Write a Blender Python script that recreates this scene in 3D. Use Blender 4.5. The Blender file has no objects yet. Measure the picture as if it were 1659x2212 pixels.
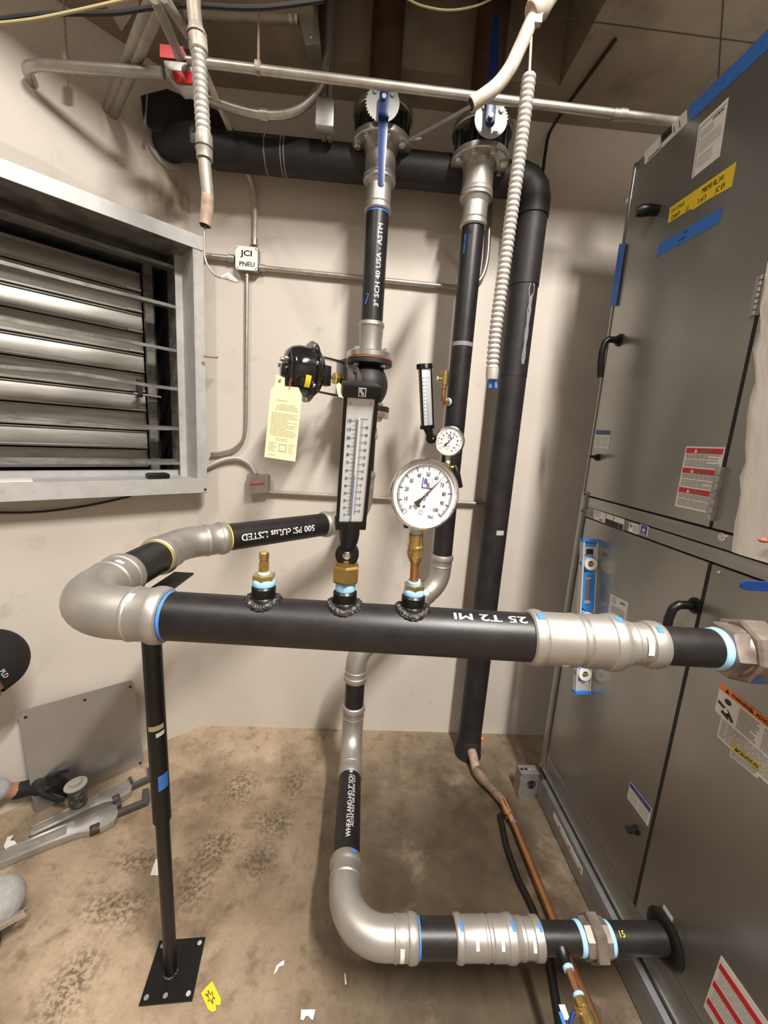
import bpy, bmesh, math, random
from mathutils import Vector, Matrix
random.seed(7)
PI = math.pi
sc = bpy.context.scene
COL = sc.collection
V = Vector

# ------------------------------------------------------------------ camera
FPX, CX, CY, CAMH = 855.0, 829.5, 1106.0, 1.6
RM = Matrix(((0.99713962, 0.05611630, 0.05063145),
             (-0.03954400, -0.18354872, 0.98221491),
             (0.06441161, -0.98140757, -0.18080464)))
cam = bpy.data.cameras.new('camera')
camo = bpy.data.objects.new('camera', cam)
COL.objects.link(camo)
cam.sensor_fit = 'HORIZONTAL'
cam.sensor_width = 36.0
cam.lens = FPX / 1659.0 * 36.0
cam.clip_start = 0.01
rx_, up_, bk_ = RM.col[0], -RM.col[1], -RM.col[2]
camo.matrix_world = Matrix(((rx_[0], up_[0], bk_[0], 0), (rx_[1], up_[1], bk_[1], 0),
                            (rx_[2], up_[2], bk_[2], CAMH), (0, 0, 0, 1)))
sc.camera = camo

# ------------------------------------------------------------------ world, lights, exposure
wd = bpy.data.worlds.new('world')
sc.world = wd
wd.use_nodes = True
wd.node_tree.nodes['Background'].inputs[0].default_value = (0.9, 0.85, 0.78, 1)
wd.node_tree.nodes['Background'].inputs[1].default_value = 0.05
sc.view_settings.view_transform = 'Standard'
sc.view_settings.look = 'None'
sc.view_settings.gamma = 1.0
sc.view_settings.use_curve_mapping = False
sc.view_settings.exposure = 0.0

def area(name, loc, sx, sy, power, col):
    l = bpy.data.lights.new(name, 'AREA')
    l.shape = 'RECTANGLE'; l.size = sx; l.size_y = sy; l.energy = power; l.color = col
    o = bpy.data.objects.new(name, l); COL.objects.link(o); o.location = loc
    return o
WARM = (1.0, 0.945, 0.875)
area('strip_lamp_right', (0.80, -0.60, 3.88), 0.14, 1.2, 268, WARM)
area('strip_lamp_left', (-1.25, -0.45, 3.88), 0.16, 1.2, 48, WARM)

# ------------------------------------------------------------------ pixel rays -> points at real distances
def ray(x, y): return RM @ V(((x - CX) / FPX, (y - CY) / FPX, 1.0))
O0 = V((0, 0, CAMH))
def PY(x, y, v): r = ray(x, y); return r * (v / r.y) + O0
def PZ(x, y, v): r = ray(x, y); return r * ((v - CAMH) / r.z) + O0
def PX(x, y, v): r = ray(x, y); return r * (v / r.x) + O0
def PD(x, y, d): return ray(x, y) * d + O0
# left wall frame: corner, direction along the wall, direction into the room
WALLY = 1.95
CEIL = 2.98
CO = V((-0.82, WALLY, 0))
LD = V((0.74, 0.672, 0)).normalized()
LN = V((LD.y, -LD.x, 0))
UP = V((0, 0, 1))
def LW(s, off, z): return CO + LD * s + LN * off + UP * z
def PL(x, y, off=0.0):
    r = ray(x, y); c = CO + LN * off
    t = (c.dot(LN)) / (r.x * LN.x + r.y * LN.y)
    return r * t + O0

# ------------------------------------------------------------------ materials
MATS = {}
def mat(name, col, rough=0.5, metal=0.0, col2=None, nscale=8.0, lo=0.35, hi=0.65, bump=0.0, bscale=60.0, spec=0.5, coat=0.0,
        emit=None, stretch=None, detail=6.0, rough2=None):
    m = bpy.data.materials.new(name); m.use_nodes = True
    nt = m.node_tree; b = nt.nodes['Principled BSDF']
    b.inputs['Base Color'].default_value = (*col, 1); b.inputs['Roughness'].default_value = rough
    b.inputs['Metallic'].default_value = metal
    b.inputs['Specular IOR Level'].default_value = spec
    if coat: b.inputs['Coat Weight'].default_value = coat; b.inputs['Coat Roughness'].default_value = 0.1
    if emit: b.inputs['Emission Color'].default_value = (*emit[:3], 1); b.inputs['Emission Strength'].default_value = emit[3]
    tc = nt.nodes.new('ShaderNodeTexCoord'); mp = nt.nodes.new('ShaderNodeMapping')
    geo = nt.nodes.new('ShaderNodeNewGeometry')
    nt.links.new(geo.outputs['Position'], mp.inputs['Vector'])
    if stretch: mp.inputs['Scale'].default_value = stretch
    if col2:
        n = nt.nodes.new('ShaderNodeTexNoise'); n.inputs['Scale'].default_value = nscale; n.inputs['Detail'].default_value = detail
        n.inputs['Roughness'].default_value = 0.62
        r = nt.nodes.new('ShaderNodeValToRGB')
        r.color_ramp.elements[0].position = lo; r.color_ramp.elements[0].color = (*col, 1)
        r.color_ramp.elements[1].position = hi; r.color_ramp.elements[1].color = (*col2, 1)
        nt.links.new(mp.outputs[0], n.inputs['Vector']); nt.links.new(n.outputs['Fac'], r.inputs[0])
        nt.links.new(r.outputs[0], b.inputs['Base Color'])
        if rough2 is not None:
            mr = nt.nodes.new('ShaderNodeMapRange'); mr.inputs['To Min'].default_value = rough; mr.inputs['To Max'].default_value = rough2
            nt.links.new(n.outputs['Fac'], mr.inputs['Value']); nt.links.new(mr.outputs[0], b.inputs['Roughness'])
    if bump:
        n2 = nt.nodes.new('ShaderNodeTexNoise'); n2.inputs['Scale'].default_value = bscale; n2.inputs['Detail'].default_value = 4
        bp = nt.nodes.new('ShaderNodeBump'); bp.inputs['Strength'].default_value = bump; bp.inputs['Distance'].default_value = 0.01
        nt.links.new(mp.outputs[0], n2.inputs['Vector']); nt.links.new(n2.outputs['Fac'], bp.inputs['Height'])
        nt.links.new(bp.outputs[0], b.inputs['Normal'])
    MATS[name] = m
    return m

def mixnoise(m, col, scale, lo, hi, amount=1.0, stretch=None, mask=None):
    """layer one more procedural stain colour over a material's base colour"""
    nt = m.node_tree; b = nt.nodes['Principled BSDF']
    geo = nt.nodes.new('ShaderNodeNewGeometry'); mp = nt.nodes.new('ShaderNodeMapping')
    nt.links.new(geo.outputs['Position'], mp.inputs['Vector'])
    if stretch: mp.inputs['Scale'].default_value = stretch
    n = nt.nodes.new('ShaderNodeTexNoise'); n.inputs['Scale'].default_value = scale; n.inputs['Detail'].default_value = 8
    n.inputs['Roughness'].default_value = 0.65
    nt.links.new(mp.outputs[0], n.inputs['Vector'])
    r = nt.nodes.new('ShaderNodeMapRange'); r.inputs['From Min'].default_value = lo; r.inputs['From Max'].default_value = hi
    r.inputs['To Max'].default_value = amount
    nt.links.new(n.outputs['Fac'], r.inputs['Value'])
    fac = r.outputs[0]
    if mask:   # a stain with a shape of its own: soft ball (centre, radii)
        c, rad = mask
        mp2 = nt.nodes.new('ShaderNodeMapping'); mp2.vector_type = 'POINT'
        mp2.inputs['Location'].default_value = [-c[i] / rad[i] for i in range(3)]
        mp2.inputs['Scale'].default_value = [1 / q for q in rad]
        nt.links.new(geo.outputs['Position'], mp2.inputs['Vector'])
        ln = nt.nodes.new('ShaderNodeVectorMath'); ln.operation = 'LENGTH'; nt.links.new(mp2.outputs[0], ln.inputs[0])
        mr = nt.nodes.new('ShaderNodeMapRange'); mr.inputs['From Min'].default_value = 1.0; mr.inputs['From Max'].default_value = 0.3
        nt.links.new(ln.outputs['Value'], mr.inputs['Value'])
        mu = nt.nodes.new('ShaderNodeMath'); mu.operation = 'MULTIPLY'
        nt.links.new(fac, mu.inputs[0]); nt.links.new(mr.outputs[0], mu.inputs[1]); fac = mu.outputs[0]
    mx = nt.nodes.new('ShaderNodeMix'); mx.data_type = 'RGBA'
    mx.inputs[7].default_value = (*col, 1)
    src = b.inputs['Base Color'].links[0].from_socket if b.inputs['Base Color'].links else None
    if src: nt.links.new(src, mx.inputs[6])
    else: mx.inputs[6].default_value = b.inputs['Base Color'].default_value
    nt.links.new(fac, mx.inputs[0]); nt.links.new(mx.outputs[2], b.inputs['Base Color'])

mat('wall', (0.60, 0.545, 0.485), 0.62, 0, (0.55, 0.50, 0.44), 2.5, bump=0.06, bscale=45)
mixnoise(MATS['wall'], (0.33, 0.28, 0.22), 9, 0.62, 0.80, 0.5)
mixnoise(MATS['wall'], (0.30, 0.25, 0.2), 30, 0.69, 0.78, 0.6)
mat('wall_l', (0.60, 0.545, 0.485), 0.62, 0, (0.54, 0.49, 0.43), 2.0, bump=0.06, bscale=45)
mixnoise(MATS['wall_l'], (0.30, 0.25, 0.19), 7, 0.60, 0.80, 0.55)
_st = PL(375, 420)
mixnoise(MATS['wall_l'], (0.30, 0.19, 0.09), 22, 0.40, 0.62, 0.8, (1, 1, 0.25), (_st, (0.14, 0.14, 0.17)))
mat('wall_far', (0.34, 0.315, 0.285), 0.7, 0, (0.29, 0.27, 0.245), 2.0)
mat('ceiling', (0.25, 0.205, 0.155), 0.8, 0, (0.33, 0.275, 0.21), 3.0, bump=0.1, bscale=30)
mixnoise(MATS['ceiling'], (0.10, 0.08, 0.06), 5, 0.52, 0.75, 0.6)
mat('shaft', (0.06, 0.05, 0.04), 0.9)
mat('floor', (0.47, 0.36, 0.25), 0.5, 0, (0.30, 0.22, 0.145), 2.6, 0.36, 0.66, bump=0.12, bscale=40, rough2=0.38)
mixnoise(MATS['floor'], (0.52, 0.42, 0.31), 6.5, 0.55, 0.72, 0.5)
mixnoise(MATS['floor'], (0.12, 0.083, 0.05), 2.3, 0.48, 0.66, 0.75)
mixnoise(MATS['floor'], (0.13, 0.092, 0.057), 14, 0.53, 0.67, 0.65)
mixnoise(MATS['floor'], (0.17, 0.12, 0.078), 60, 0.52, 0.70, 0.4)
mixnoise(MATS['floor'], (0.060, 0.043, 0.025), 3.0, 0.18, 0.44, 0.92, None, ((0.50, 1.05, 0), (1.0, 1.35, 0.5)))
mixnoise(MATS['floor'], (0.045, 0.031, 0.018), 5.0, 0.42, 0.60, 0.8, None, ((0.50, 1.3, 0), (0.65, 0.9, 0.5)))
for px_, py_, ra, rb in ((520, 1700, .10, .14), (590, 1775, .13, .09), (470, 1825, .12, .10), (640, 1690, .07, .12), (560, 1860, .10, .10), (250, 1960, .16, .08), (420, 1900, .10, .16), (150, 2130, .09, .14), (300, 1860, .15, .06)):
    _c = PZ(px_, py_, 0)          # lugged boot prints in dried mud
    mixnoise(MATS['floor'], (0.10, 0.07, 0.043), 62, 0.46, 0.56, 0.85, None, ((_c.x, _c.y, 0), (ra, rb, 0.3)))
mat('blackpipe', (0.0095, 0.0085, 0.0088), 0.36, 0.0, (0.017, 0.015, 0.015), 14, rough2=0.48, bump=0.02, bscale=120, spec=0.42)
mixnoise(MATS['blackpipe'], (0.09, 0.085, 0.08), 30, 0.68, 0.82, 0.5)
mat('weld', (0.05, 0.048, 0.046), 0.3, 0.8, (0.16, 0.15, 0.14), 90, bump=0.8, bscale=140)
mat('zinc', (0.47, 0.445, 0.41), 0.42, 0.75, (0.40, 0.375, 0.345), 10, rough2=0.5)
mat('steelring', (0.52, 0.50, 0.47), 0.32, 0.9)
mat('galv', (0.50, 0.49, 0.47), 0.42, 0.8, (0.38, 0.375, 0.365), 35, bump=0.02)
mat('emt', (0.50, 0.48, 0.44), 0.38, 0.8, (0.40, 0.375, 0.33), 30)
mat('emt_paint', (0.62, 0.57, 0.50), 0.5, 0.2, (0.45, 0.38, 0.30), 20)
mat('rust', (0.30, 0.20, 0.14), 0.7, 0.3, (0.45, 0.38, 0.32), 40)
mat('flex', (0.60, 0.57, 0.53), 0.42, 0.55)
mat('ahu', (0.345, 0.338, 0.318), 0.27, 0.72, (0.325, 0.318, 0.30), 6, rough2=0.34)
mat('ahu_edge', (0.33, 0.32, 0.30), 0.4, 0.6)
mat('gap', (0.012, 0.012, 0.012), 0.8)
mat('rail', (0.36, 0.38, 0.40), 0.4, 0.7, (0.29, 0.305, 0.32), 14)
mat('louvre', (0.50, 0.50, 0.49), 0.5, 0.25, (0.43, 0.42, 0.41), 18)
mixnoise(MATS['louvre'], (0.30, 0.27, 0.24), 28, 0.62, 0.74, 0.8)
mat('blade', (0.28, 0.27, 0.25), 0.5, 0.4, (0.12, 0.11, 0.10), 12, stretch=(1, 1, 3))
mat('damper', (0.42, 0.405, 0.37), 0.38, 0.6, (0.30, 0.285, 0.255), 7, 0.4, 0.72, stretch=(1, 1, 5))
mat('dark', (0.02, 0.019, 0.018), 0.7)
mat('black', (0.006, 0.006, 0.006), 0.36, spec=0.35)
mat('blackgloss', (0.010, 0.010, 0.010), 0.12, 0, coat=0.6)
mat('blackmatte', (0.010, 0.0095, 0.0095), 0.55, 0, (0.018, 0.016, 0.016), 60, bump=0.1, bscale=120)
mat('insul', (0.012, 0.0105, 0.0108), 0.55, 0, (0.022, 0.019, 0.019), 12, bump=0.08, bscale=30, spec=0.35)
mixnoise(MATS['insul'], (0.12, 0.11, 0.10), 16, 0.68, 0.8, 0.6)
mat('bonnet', (0.06, 0.05, 0.045), 0.55, 0.2)
mat('brass', (0.62, 0.45, 0.17), 0.26, 0.9, (0.55, 0.38, 0.13), 40)
mat('copper', (0.55, 0.26, 0.13), 0.34, 0.85, (0.42, 0.19, 0.09), 18)
mat('copper_new', (0.80, 0.42, 0.24), 0.2, 0.95)
mat('chrome', (0.75, 0.74, 0.72), 0.14, 1.0)
mat('bolt', (0.72, 0.70, 0.67), 0.28, 0.85)
mat('flange_al', (0.62, 0.61, 0.59), 0.3, 0.85, (0.52, 0.51, 0.49), 30)
mat('gasket', (0.60, 0.10, 0.03), 0.6)
mat('tape_thread', (0.33, 0.60, 0.85), 0.4)
mat('tape_blue', (0.035, 0.15, 0.52), 0.55, 0, (0.045, 0.18, 0.58), 40)
mat('marker_blue', (0.05, 0.22, 0.80), 0.5)
mat('lever_blue', (0.008, 0.03, 0.15), 0.34)
mat('vial_blue', (0.03, 0.22, 0.72), 0.35)
mat('plate_zinc', (0.50, 0.53, 0.515), 0.45, 0.15)
mat('white', (0.78, 0.76, 0.73), 0.5)
mat('paper', (0.70, 0.68, 0.65), 0.5)
mat('tagpaper', (0.80, 0.73, 0.46), 0.6)
mat('tagprint', (0.45, 0.38, 0.2), 0.6)
mat('ink', (0.02, 0.02, 0.02), 0.5)
mat('inkgrey', (0.22, 0.21, 0.20), 0.5)
mat('inklight', (0.42, 0.41, 0.40), 0.5)
mat('stencil', (0.72, 0.70, 0.68), 0.6)
mat('red', (0.55, 0.025, 0.03), 0.4)
mat('orange', (0.80, 0.20, 0.03), 0.45)
mat('yellow', (0.80, 0.58, 0.03), 0.5)
mat('navy', (0.025, 0.06, 0.30), 0.4)
mat('logored', (0.50, 0.03, 0.04), 0.4)
mat('dial', (0.80, 0.80, 0.79), 0.4)
mat('scale', (0.70, 0.73, 0.76), 0.35)
mat('alu', (0.46, 0.45, 0.45), 0.36, 0.8, (0.42, 0.41, 0.41), 5)
mat('wrap', (0.94, 0.92, 0.88), 0.32, 0.0, (0.86, 0.82, 0.76), 12, bump=0.9, bscale=26, stretch=(1, 1, 0.4))
mat('pinkwool', (0.55, 0.17, 0.10), 0.9, bump=0.8, bscale=200)
mat('skin', (0.48, 0.22, 0.13), 0.5)
mat('shirt', (0.42, 0.43, 0.43), 0.85, 0, (0.36, 0.37, 0.37), 60, bump=0.2, bscale=200)
mat('pants', (0.40, 0.40, 0.39), 0.9, 0, (0.34, 0.34, 0.33), 60, bump=0.2, bscale=200)
mat('glove', (0.010, 0.010, 0.010), 0.7, bump=0.2, bscale=150)
mat('capcloth', (0.006, 0.0055, 0.0055), 0.9, bump=0.15, bscale=250)
mat('boot', (0.03, 0.02, 0.015), 0.6)
mat('glass', (0.9, 0.95, 0.97), 0.03)
def _glass():
    nt = MATS['glass'].node_tree; out = nt.nodes['Material Output']
    tr = nt.nodes.new('ShaderNodeBsdfTransparent'); gl = nt.nodes.new('ShaderNodeBsdfGlossy'); gl.inputs['Roughness'].default_value = 0.02
    mx = nt.nodes.new('ShaderNodeMixShader'); mx.inputs[0].default_value = 0.035
    nt.links.new(tr.outputs[0], mx.inputs[1]); nt.links.new(gl.outputs[0], mx.inputs[2])
    nt.links.new(mx.outputs[0], out.inputs['Surface'])
_glass()
mat('level_alu', (0.62, 0.61, 0.585), 0.4, 0.3, (0.55, 0.54, 0.515), 30)
mat('lamp_glow', (1, 1, 1), 0.5, emit=(1.0, 0.93, 0.83, 2.0))

# ------------------------------------------------------------------ mesh builder
WL = {}            # object name -> world position of its origin

def frame(axis):
    a = V(axis).normalized()
    t = V((0, 0, 1)) if abs(a.z) < 0.9 else V((1, 0, 0))
    u = t.cross(a).normalized()
    return a, u, a.cross(u)

TXT = {}
def text_geo(s, bold=False):
    k = (s, bold)
    if k in TXT: return TXT[k]
    c = bpy.data.curves.new('t', 'FONT'); c.body = s; c.size = 1.0; c.resolution_u = 2
    
    o = bpy.data.objects.new('t', c); COL.objects.link(o)
    me = bpy.data.meshes.new_from_object(o)
    vs = [(v.co.x, v.co.y) for v in me.vertices]; fs = [tuple(p.vertices) for p in me.polygons]
    bpy.data.objects.remove(o); bpy.data.curves.remove(c); bpy.data.meshes.remove(me)
    if vs:
        x0 = min(v[0] for v in vs); x1 = max(v[0] for v in vs); y0 = min(v[1] for v in vs); y1 = max(v[1] for v in vs)
    else: x0 = x1 = y0 = y1 = 0
    TXT[k] = (vs, fs, x0, x1, y0, y1)
    return TXT[k]

def depth(o):
    d = 0
    while o.parent is not None: o = o.parent; d += 1
    return d

class MB:
    def __init__(s): s.v = []; s.f = []
    def add(s, vs, fs):
        n = len(s.v); s.v += [V(q) for q in vs]; s.f += [tuple(i + n for i in f) for f in fs]; return s
    def box(s, c, size, ax=None):
        ax = ax or (V((1, 0, 0)), V((0, 1, 0)), V((0, 0, 1)))
        c = V(c); vs = []
        for k in (-.5, .5):
            for j in (-.5, .5):
                for i in (-.5, .5): vs.append(c + ax[0] * (i * size[0]) + ax[1] * (j * size[1]) + ax[2] * (k * size[2]))
        return s.add(vs, [(0, 2, 3, 1), (4, 5, 7, 6), (0, 1, 5, 4), (2, 6, 7, 3), (0, 4, 6, 2), (1, 3, 7, 5)])
    def bb(s, a, b):
        a = V(a); b = V(b)
        return s.box((a + b) / 2, [abs(b[i] - a[i]) for i in range(3)])
    def prism(s, poly, off):
        """polygon (list of 3D points) extruded by vector off"""
        n = len(poly); off = V(off)
        vs = [V(p) for p in poly] + [V(p) + off for p in poly]
        fs = [tuple(range(n - 1, -1, -1)), tuple(range(n, 2 * n))]
        fs += [(i, (i + 1) % n, n + (i + 1) % n, n + i) for i in range(n)]
        return s.add(vs, fs)
    def lathe(s, p0, axis, prof, seg=32, cap=True):
        a, u, w = frame(axis); p0 = V(p0); vs = []; fs = []
        for (d, r) in prof:
            for i in range(seg):
                t = 2 * PI * i / seg
                vs.append(p0 + a * d + (u * math.cos(t) + w * math.sin(t)) * r)
        for j in range(len(prof) - 1):
            for i in range(seg):
                i2 = (i + 1) % seg
                fs.append((j * seg + i, j * seg + i2, (j + 1) * seg + i2, (j + 1) * seg + i))
        if cap:
            fs.append(tuple(range(seg - 1, -1, -1))); k = (len(prof) - 1) * seg; fs.append(tuple(range(k, k + seg)))
        return s.add(vs, fs)
    def cyl(s, p0, p1, r, seg=20, r1=None):
        d = V(p1) - V(p0)
        return s.lathe(p0, d, [(0, r), (d.length, r if r1 is None else r1)], seg)
    def hexp(s, p0, axis, h, r, ch=0.0):
        a, u, w = frame(axis)
        return s.lathe(p0, axis, [(0, r * (1 - ch)), (h * .12, r), (h * .88, r), (h, r * (1 - ch))], 6)
    def sweep(s, pts, rad, seg=16, cap=True):
        pts = [V(p) for p in pts]; n = len(pts)
        if not hasattr(rad, '__len__'): rad = [rad] * n
        tg = []
        for i in range(n):
            t = (pts[min(i + 1, n - 1)] - pts[max(i - 1, 0)])
            tg.append(t.normalized() if t.length > 1e-9 else (tg[-1] if tg else V((0, 0, 1))))
        a, u, w = frame(tg[0]); vs = []; fs = []
        for i in range(n):
            if i:
                ax = tg[i - 1].cross(tg[i])
                if ax.length > 1e-8:
                    ang = tg[i - 1].angle(tg[i]); q = Matrix.Rotation(ang, 3, ax.normalized()); u = q @ u; w = q @ w
            for k in range(seg):
                th = 2 * PI * k / seg
                vs.append(pts[i] + (u * math.cos(th) + w * math.sin(th)) * rad[i])
        for j in range(n - 1):
            for i in range(seg):
                i2 = (i + 1) % seg
                fs.append((j * seg + i, j * seg + i2, (j + 1) * seg + i2, (j + 1) * seg + i))
        if cap:
            fs.append(tuple(range(seg - 1, -1, -1))); k = (n - 1) * seg; fs.append(tuple(range(k, k + seg)))
        return s.add(vs, fs)
    def ball(s, c, r, seg=20, rings=12, sc=(1, 1, 1)):
        c = V(c); prof = []; vs = []; fs = []
        for j in range(1, rings):
            t = PI * j / rings
            for i in range(seg):
                p = 2 * PI * i / seg
                vs.append(c + V((r * sc[0] * math.sin(t) * math.cos(p), r * sc[1] * math.sin(t) * math.sin(p), -r * sc[2] * math.cos(t))))
        b0 = len(vs); vs.append(c - V((0, 0, r * sc[2]))); vs.append(c + V((0, 0, r * sc[2])))
        for j in range(rings - 2):
            for i in range(seg):
                i2 = (i + 1) % seg; fs.append((j * seg + i, j * seg + i2, (j + 1) * seg + i2, (j + 1) * seg + i))
        for i in range(seg):
            i2 = (i + 1) % seg; fs.append((b0, i2, i)); k = (rings - 2) * seg; fs.append((b0 + 1, k + i, k + i2))
        return s.add(vs, fs)
    def text(s, t, o, ux, uy, h, align=0.5, off=0.0, bold=False, wide=1.0, valign=0.5):
        vs, fs, x0, x1, y0, y1 = text_geo(t, bold)
        if not vs: return s
        k = h / 0.73
        nz = ux.cross(uy) * off
        xc = x0 + (x1 - x0) * align; yc = 0.73 * valign
        for dx, dy in (((-.022, 0), (.022, 0), (0, .02)) if bold else ((0, 0),)):
            s.add([V(o) + ux * ((x + dx - xc) * k * wide) + uy * ((y + dy - yc) * k) + nz for x, y in vs], fs)
        return s
    def text_cyl(s, t, c, ax, rd, r, h, align=0.5, wide=1.0, bold=True):
        """wrap lettering round a pipe: c point on the axis, ax reading direction, rd radial direction of the mid line"""
        vs, fs, x0, x1, y0, y1 = text_geo(t, bold)
        ax = V(ax).normalized(); rd = V(rd); rd = (rd - ax * rd.dot(ax)).normalized(); tu = rd.cross(ax)
        k = h / 0.73; xc = x0 + (x1 - x0) * align
        for dx, dy in (((-.02, 0), (.02, 0), (0, .02)) if bold else ((0, 0),)):
            out = []
            for x, y in vs:
                th = (y + dy - 0.365) * k / r
                out.append(V(c) + ax * ((x + dx - xc) * k * wide) + (rd * math.cos(th) + tu * math.sin(th)) * (r + 0.0009))
            s.add(out, fs)
        return s
    def build(s, name, m, parent=None, ang=40, bev=0.0):
        lo = V([min(v[i] for v in s.v) for i in range(3)]); hi = V([max(v[i] for v in s.v) for i in range(3)])
        c = (lo + hi) / 2
        me = bpy.data.meshes.new(name); me.from_pydata([v - c for v in s.v], [], s.f)
        bm = bmesh.new(); bm.from_mesh(me)
        bmesh.ops.recalc_face_normals(bm, faces=bm.faces)
        if bev: bmesh.ops.bevel(bm, geom=[e for e in bm.edges if e.is_manifold and e.calc_face_angle(0) > 0.6], offset=bev, segments=2, affect='EDGES', profile=0.6)
        for f in bm.faces: f.smooth = True
        for e in bm.edges:
            e.smooth = not (len(e.link_faces) == 2 and e.calc_face_angle(0) > math.radians(ang))
        bm.to_mesh(me); bm.free()
        me.materials.append(MATS[m])
        o = bpy.data.objects.new(name, me); COL.objects.link(o)
        base = V((0, 0, 0))
        while parent is not None and depth(parent) >= 2: parent = parent.parent     # thing > part > sub-part, no further
        if parent is not None: o.parent = parent; base = WL[parent.name]
        o.location = c - base; WL[o.name] = c
        if name in ('fine_print', 'print', 'scale_print', 'dial_print', 'marker_writing', 'lettering', 'pipe_stencil', 'stamp', 'logo'): o['kind'] = 'stuff'
        return o

def thing(name, label, cat, loc, group=None):
    o = bpy.data.objects.new(name, None); COL.objects.link(o)
    o.empty_display_size = 0.05; o.location = loc; WL[o.name] = V(loc)
    return tag(o, label, cat, group)
def tag(o, label, cat, group=None):
    o['label'] = label; o['category'] = cat
    if group: o['group'] = group
    return o
def struct(o): o['kind'] = 'structure'; return o

class Face:
    """flat print surface: TL corner, U (to the right), Vd (down), outward normal"""
    def __init__(s, tl, tr, bl, n):
        s.o = V(tl); s.u = V(tr) - s.o; s.v = V(bl) - s.o; s.n = V(n).normalized()
    def p(s, a, b, off=0.0): return s.o + s.u * a + s.v * b + s.n * off
    def quad(s, mb, a0, b0, a1, b1, off=0.001, th=0.0003):
        return mb.prism([s.p(a0, b0, off), s.p(a1, b0, off), s.p(a1, b1, off), s.p(a0, b1, off)], s.n * th)
    def poly(s, mb, pts, off=0.001, th=0.0003): return mb.prism([s.p(a, b, off) for a, b in pts], s.n * th)
    def text(s, mb, t, a, b, h, align=0.5, off=0.0016, bold=False, wide=1.0):
        ux = s.u.normalized(); uy = -s.v.normalized()
        vs, fs, x0, x1, y0, y1 = text_geo(t, bold)
        if not vs: return
        k = h * s.v.length / 0.73; xc = x0 + (x1 - x0) * align
        for dx, dy in (((-.022, 0), (.022, 0), (0, .02)) if bold else ((0, 0),)):
            mb.add([s.p(a, b, off) + ux * ((x + dx - xc) * k * wide) + uy * ((y + dy - 0.365) * k) for x, y in vs], fs)
    def lines(s, mb, a0, b0, a1, b1, n, fill=0.5, off=0.0014, seed=1, center=False):
        r = random.Random(seed); dv = (b1 - b0) / n
        for i in range(n):
            b = b0 + dv * i; e = a1 - (a1 - a0) * r.choice((0, 0, .03, .06, .1, .35)); st = a0
            if center: q = (a1 - e) / 2; st = a0 + q; e = a1 - q
            x = st
            while x < e - 0.01:
                w = (a1 - a0) * r.uniform(.05, .16); x2 = min(x + w, e)
                s.quad(mb, x, b, x2, b + dv * fill, off, 0.0001); x = x2 + (a1 - a0) * .015

def arc(C, d0, d1, R, n=14):
    d0 = V(d0).normalized(); d1 = V(d1).normalized(); th = d0.angle(d1); t = R * math.tan(th / 2)
    a = V(C) - d0 * t
    nrm = d0.cross(d1).normalized(); cen = a + nrm.cross(d0) * R
    return [cen + Matrix.Rotation(th * i / n, 3, nrm) @ (a - cen) for i in range(n + 1)], t

def press_elbow(name, parent, C, d0, d1, R, r, sock, m='zinc', b=1.08):
    """smooth elbow with a beaded press socket at both ends; d0 travels in, d1 travels out"""
    d0 = V(d0).normalized(); d1 = V(d1).normalized()
    pts, t = arc(C, d0, d1, R)
    prof = [(0, 1.06), (.0025, 1.13), (.008, 1.18), (.016, 1.205), (.023, 1.195), (.026, 1.17), (.0275, 1.125), (.0300, 1.10), (sock * .66, 1.105), (sock * .69, 1.135), (sock * .73, 1.135), (sock * .78, b), (sock * .97, b)]
    P = []; Rr = []
    s0 = pts[0] - d0 * sock
    for d, q in prof: P.append(s0 + d0 * d); Rr.append(r * q)
    for p in pts: P.append(p); Rr.append(r * b)
    e0 = pts[-1] + d1 * sock
    for d, q in reversed(prof): P.append(e0 - d1 * d); Rr.append(r * q)
    # drop duplicates
    PP = [P[0]]; RR = [Rr[0]]
    for p, q in zip(P[1:], Rr[1:]):
        if (p - PP[-1]).length > 1e-4: PP.append(p); RR.append(q)
    o = MB().sweep(PP, RR, 40).build(name, m, parent, 27)
    return o, s0, e0

def ring(name, parent, p, axis, r, w, m): return MB().lathe(V(p) - V(axis).normalized() * w / 2, axis, [(0, r * .98), (0, r), (w, r), (w, r * .98)], 36).build(name, m, parent)

def flange(name, parent, c, axis, r, th, m, nb, rb, parent_bolts=True, bolt_m='bolt', bl=0.012, side=-1, rot=0.2, br=0.011):
    """disc flange (top at c, body along -axis) with a ring of hex bolts"""
    a, u, w = frame(axis)
    f = MB().lathe(V(c) - a * th, a, [(0, r * .97), (.003, r), (th - .003, r), (th, r * .97)], 48).build(name, m, parent, 30)
    for i in range(nb):
        t = 2 * PI * i / nb + rot
        q = V(c) + (u * math.cos(t) + w * math.sin(t)) * rb
        p0 = q - a * (th + bl) if side < 0 else q
        MB().hexp(p0, a, bl, br, .12).build('bolt', bolt_m, f)
    return f

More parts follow.
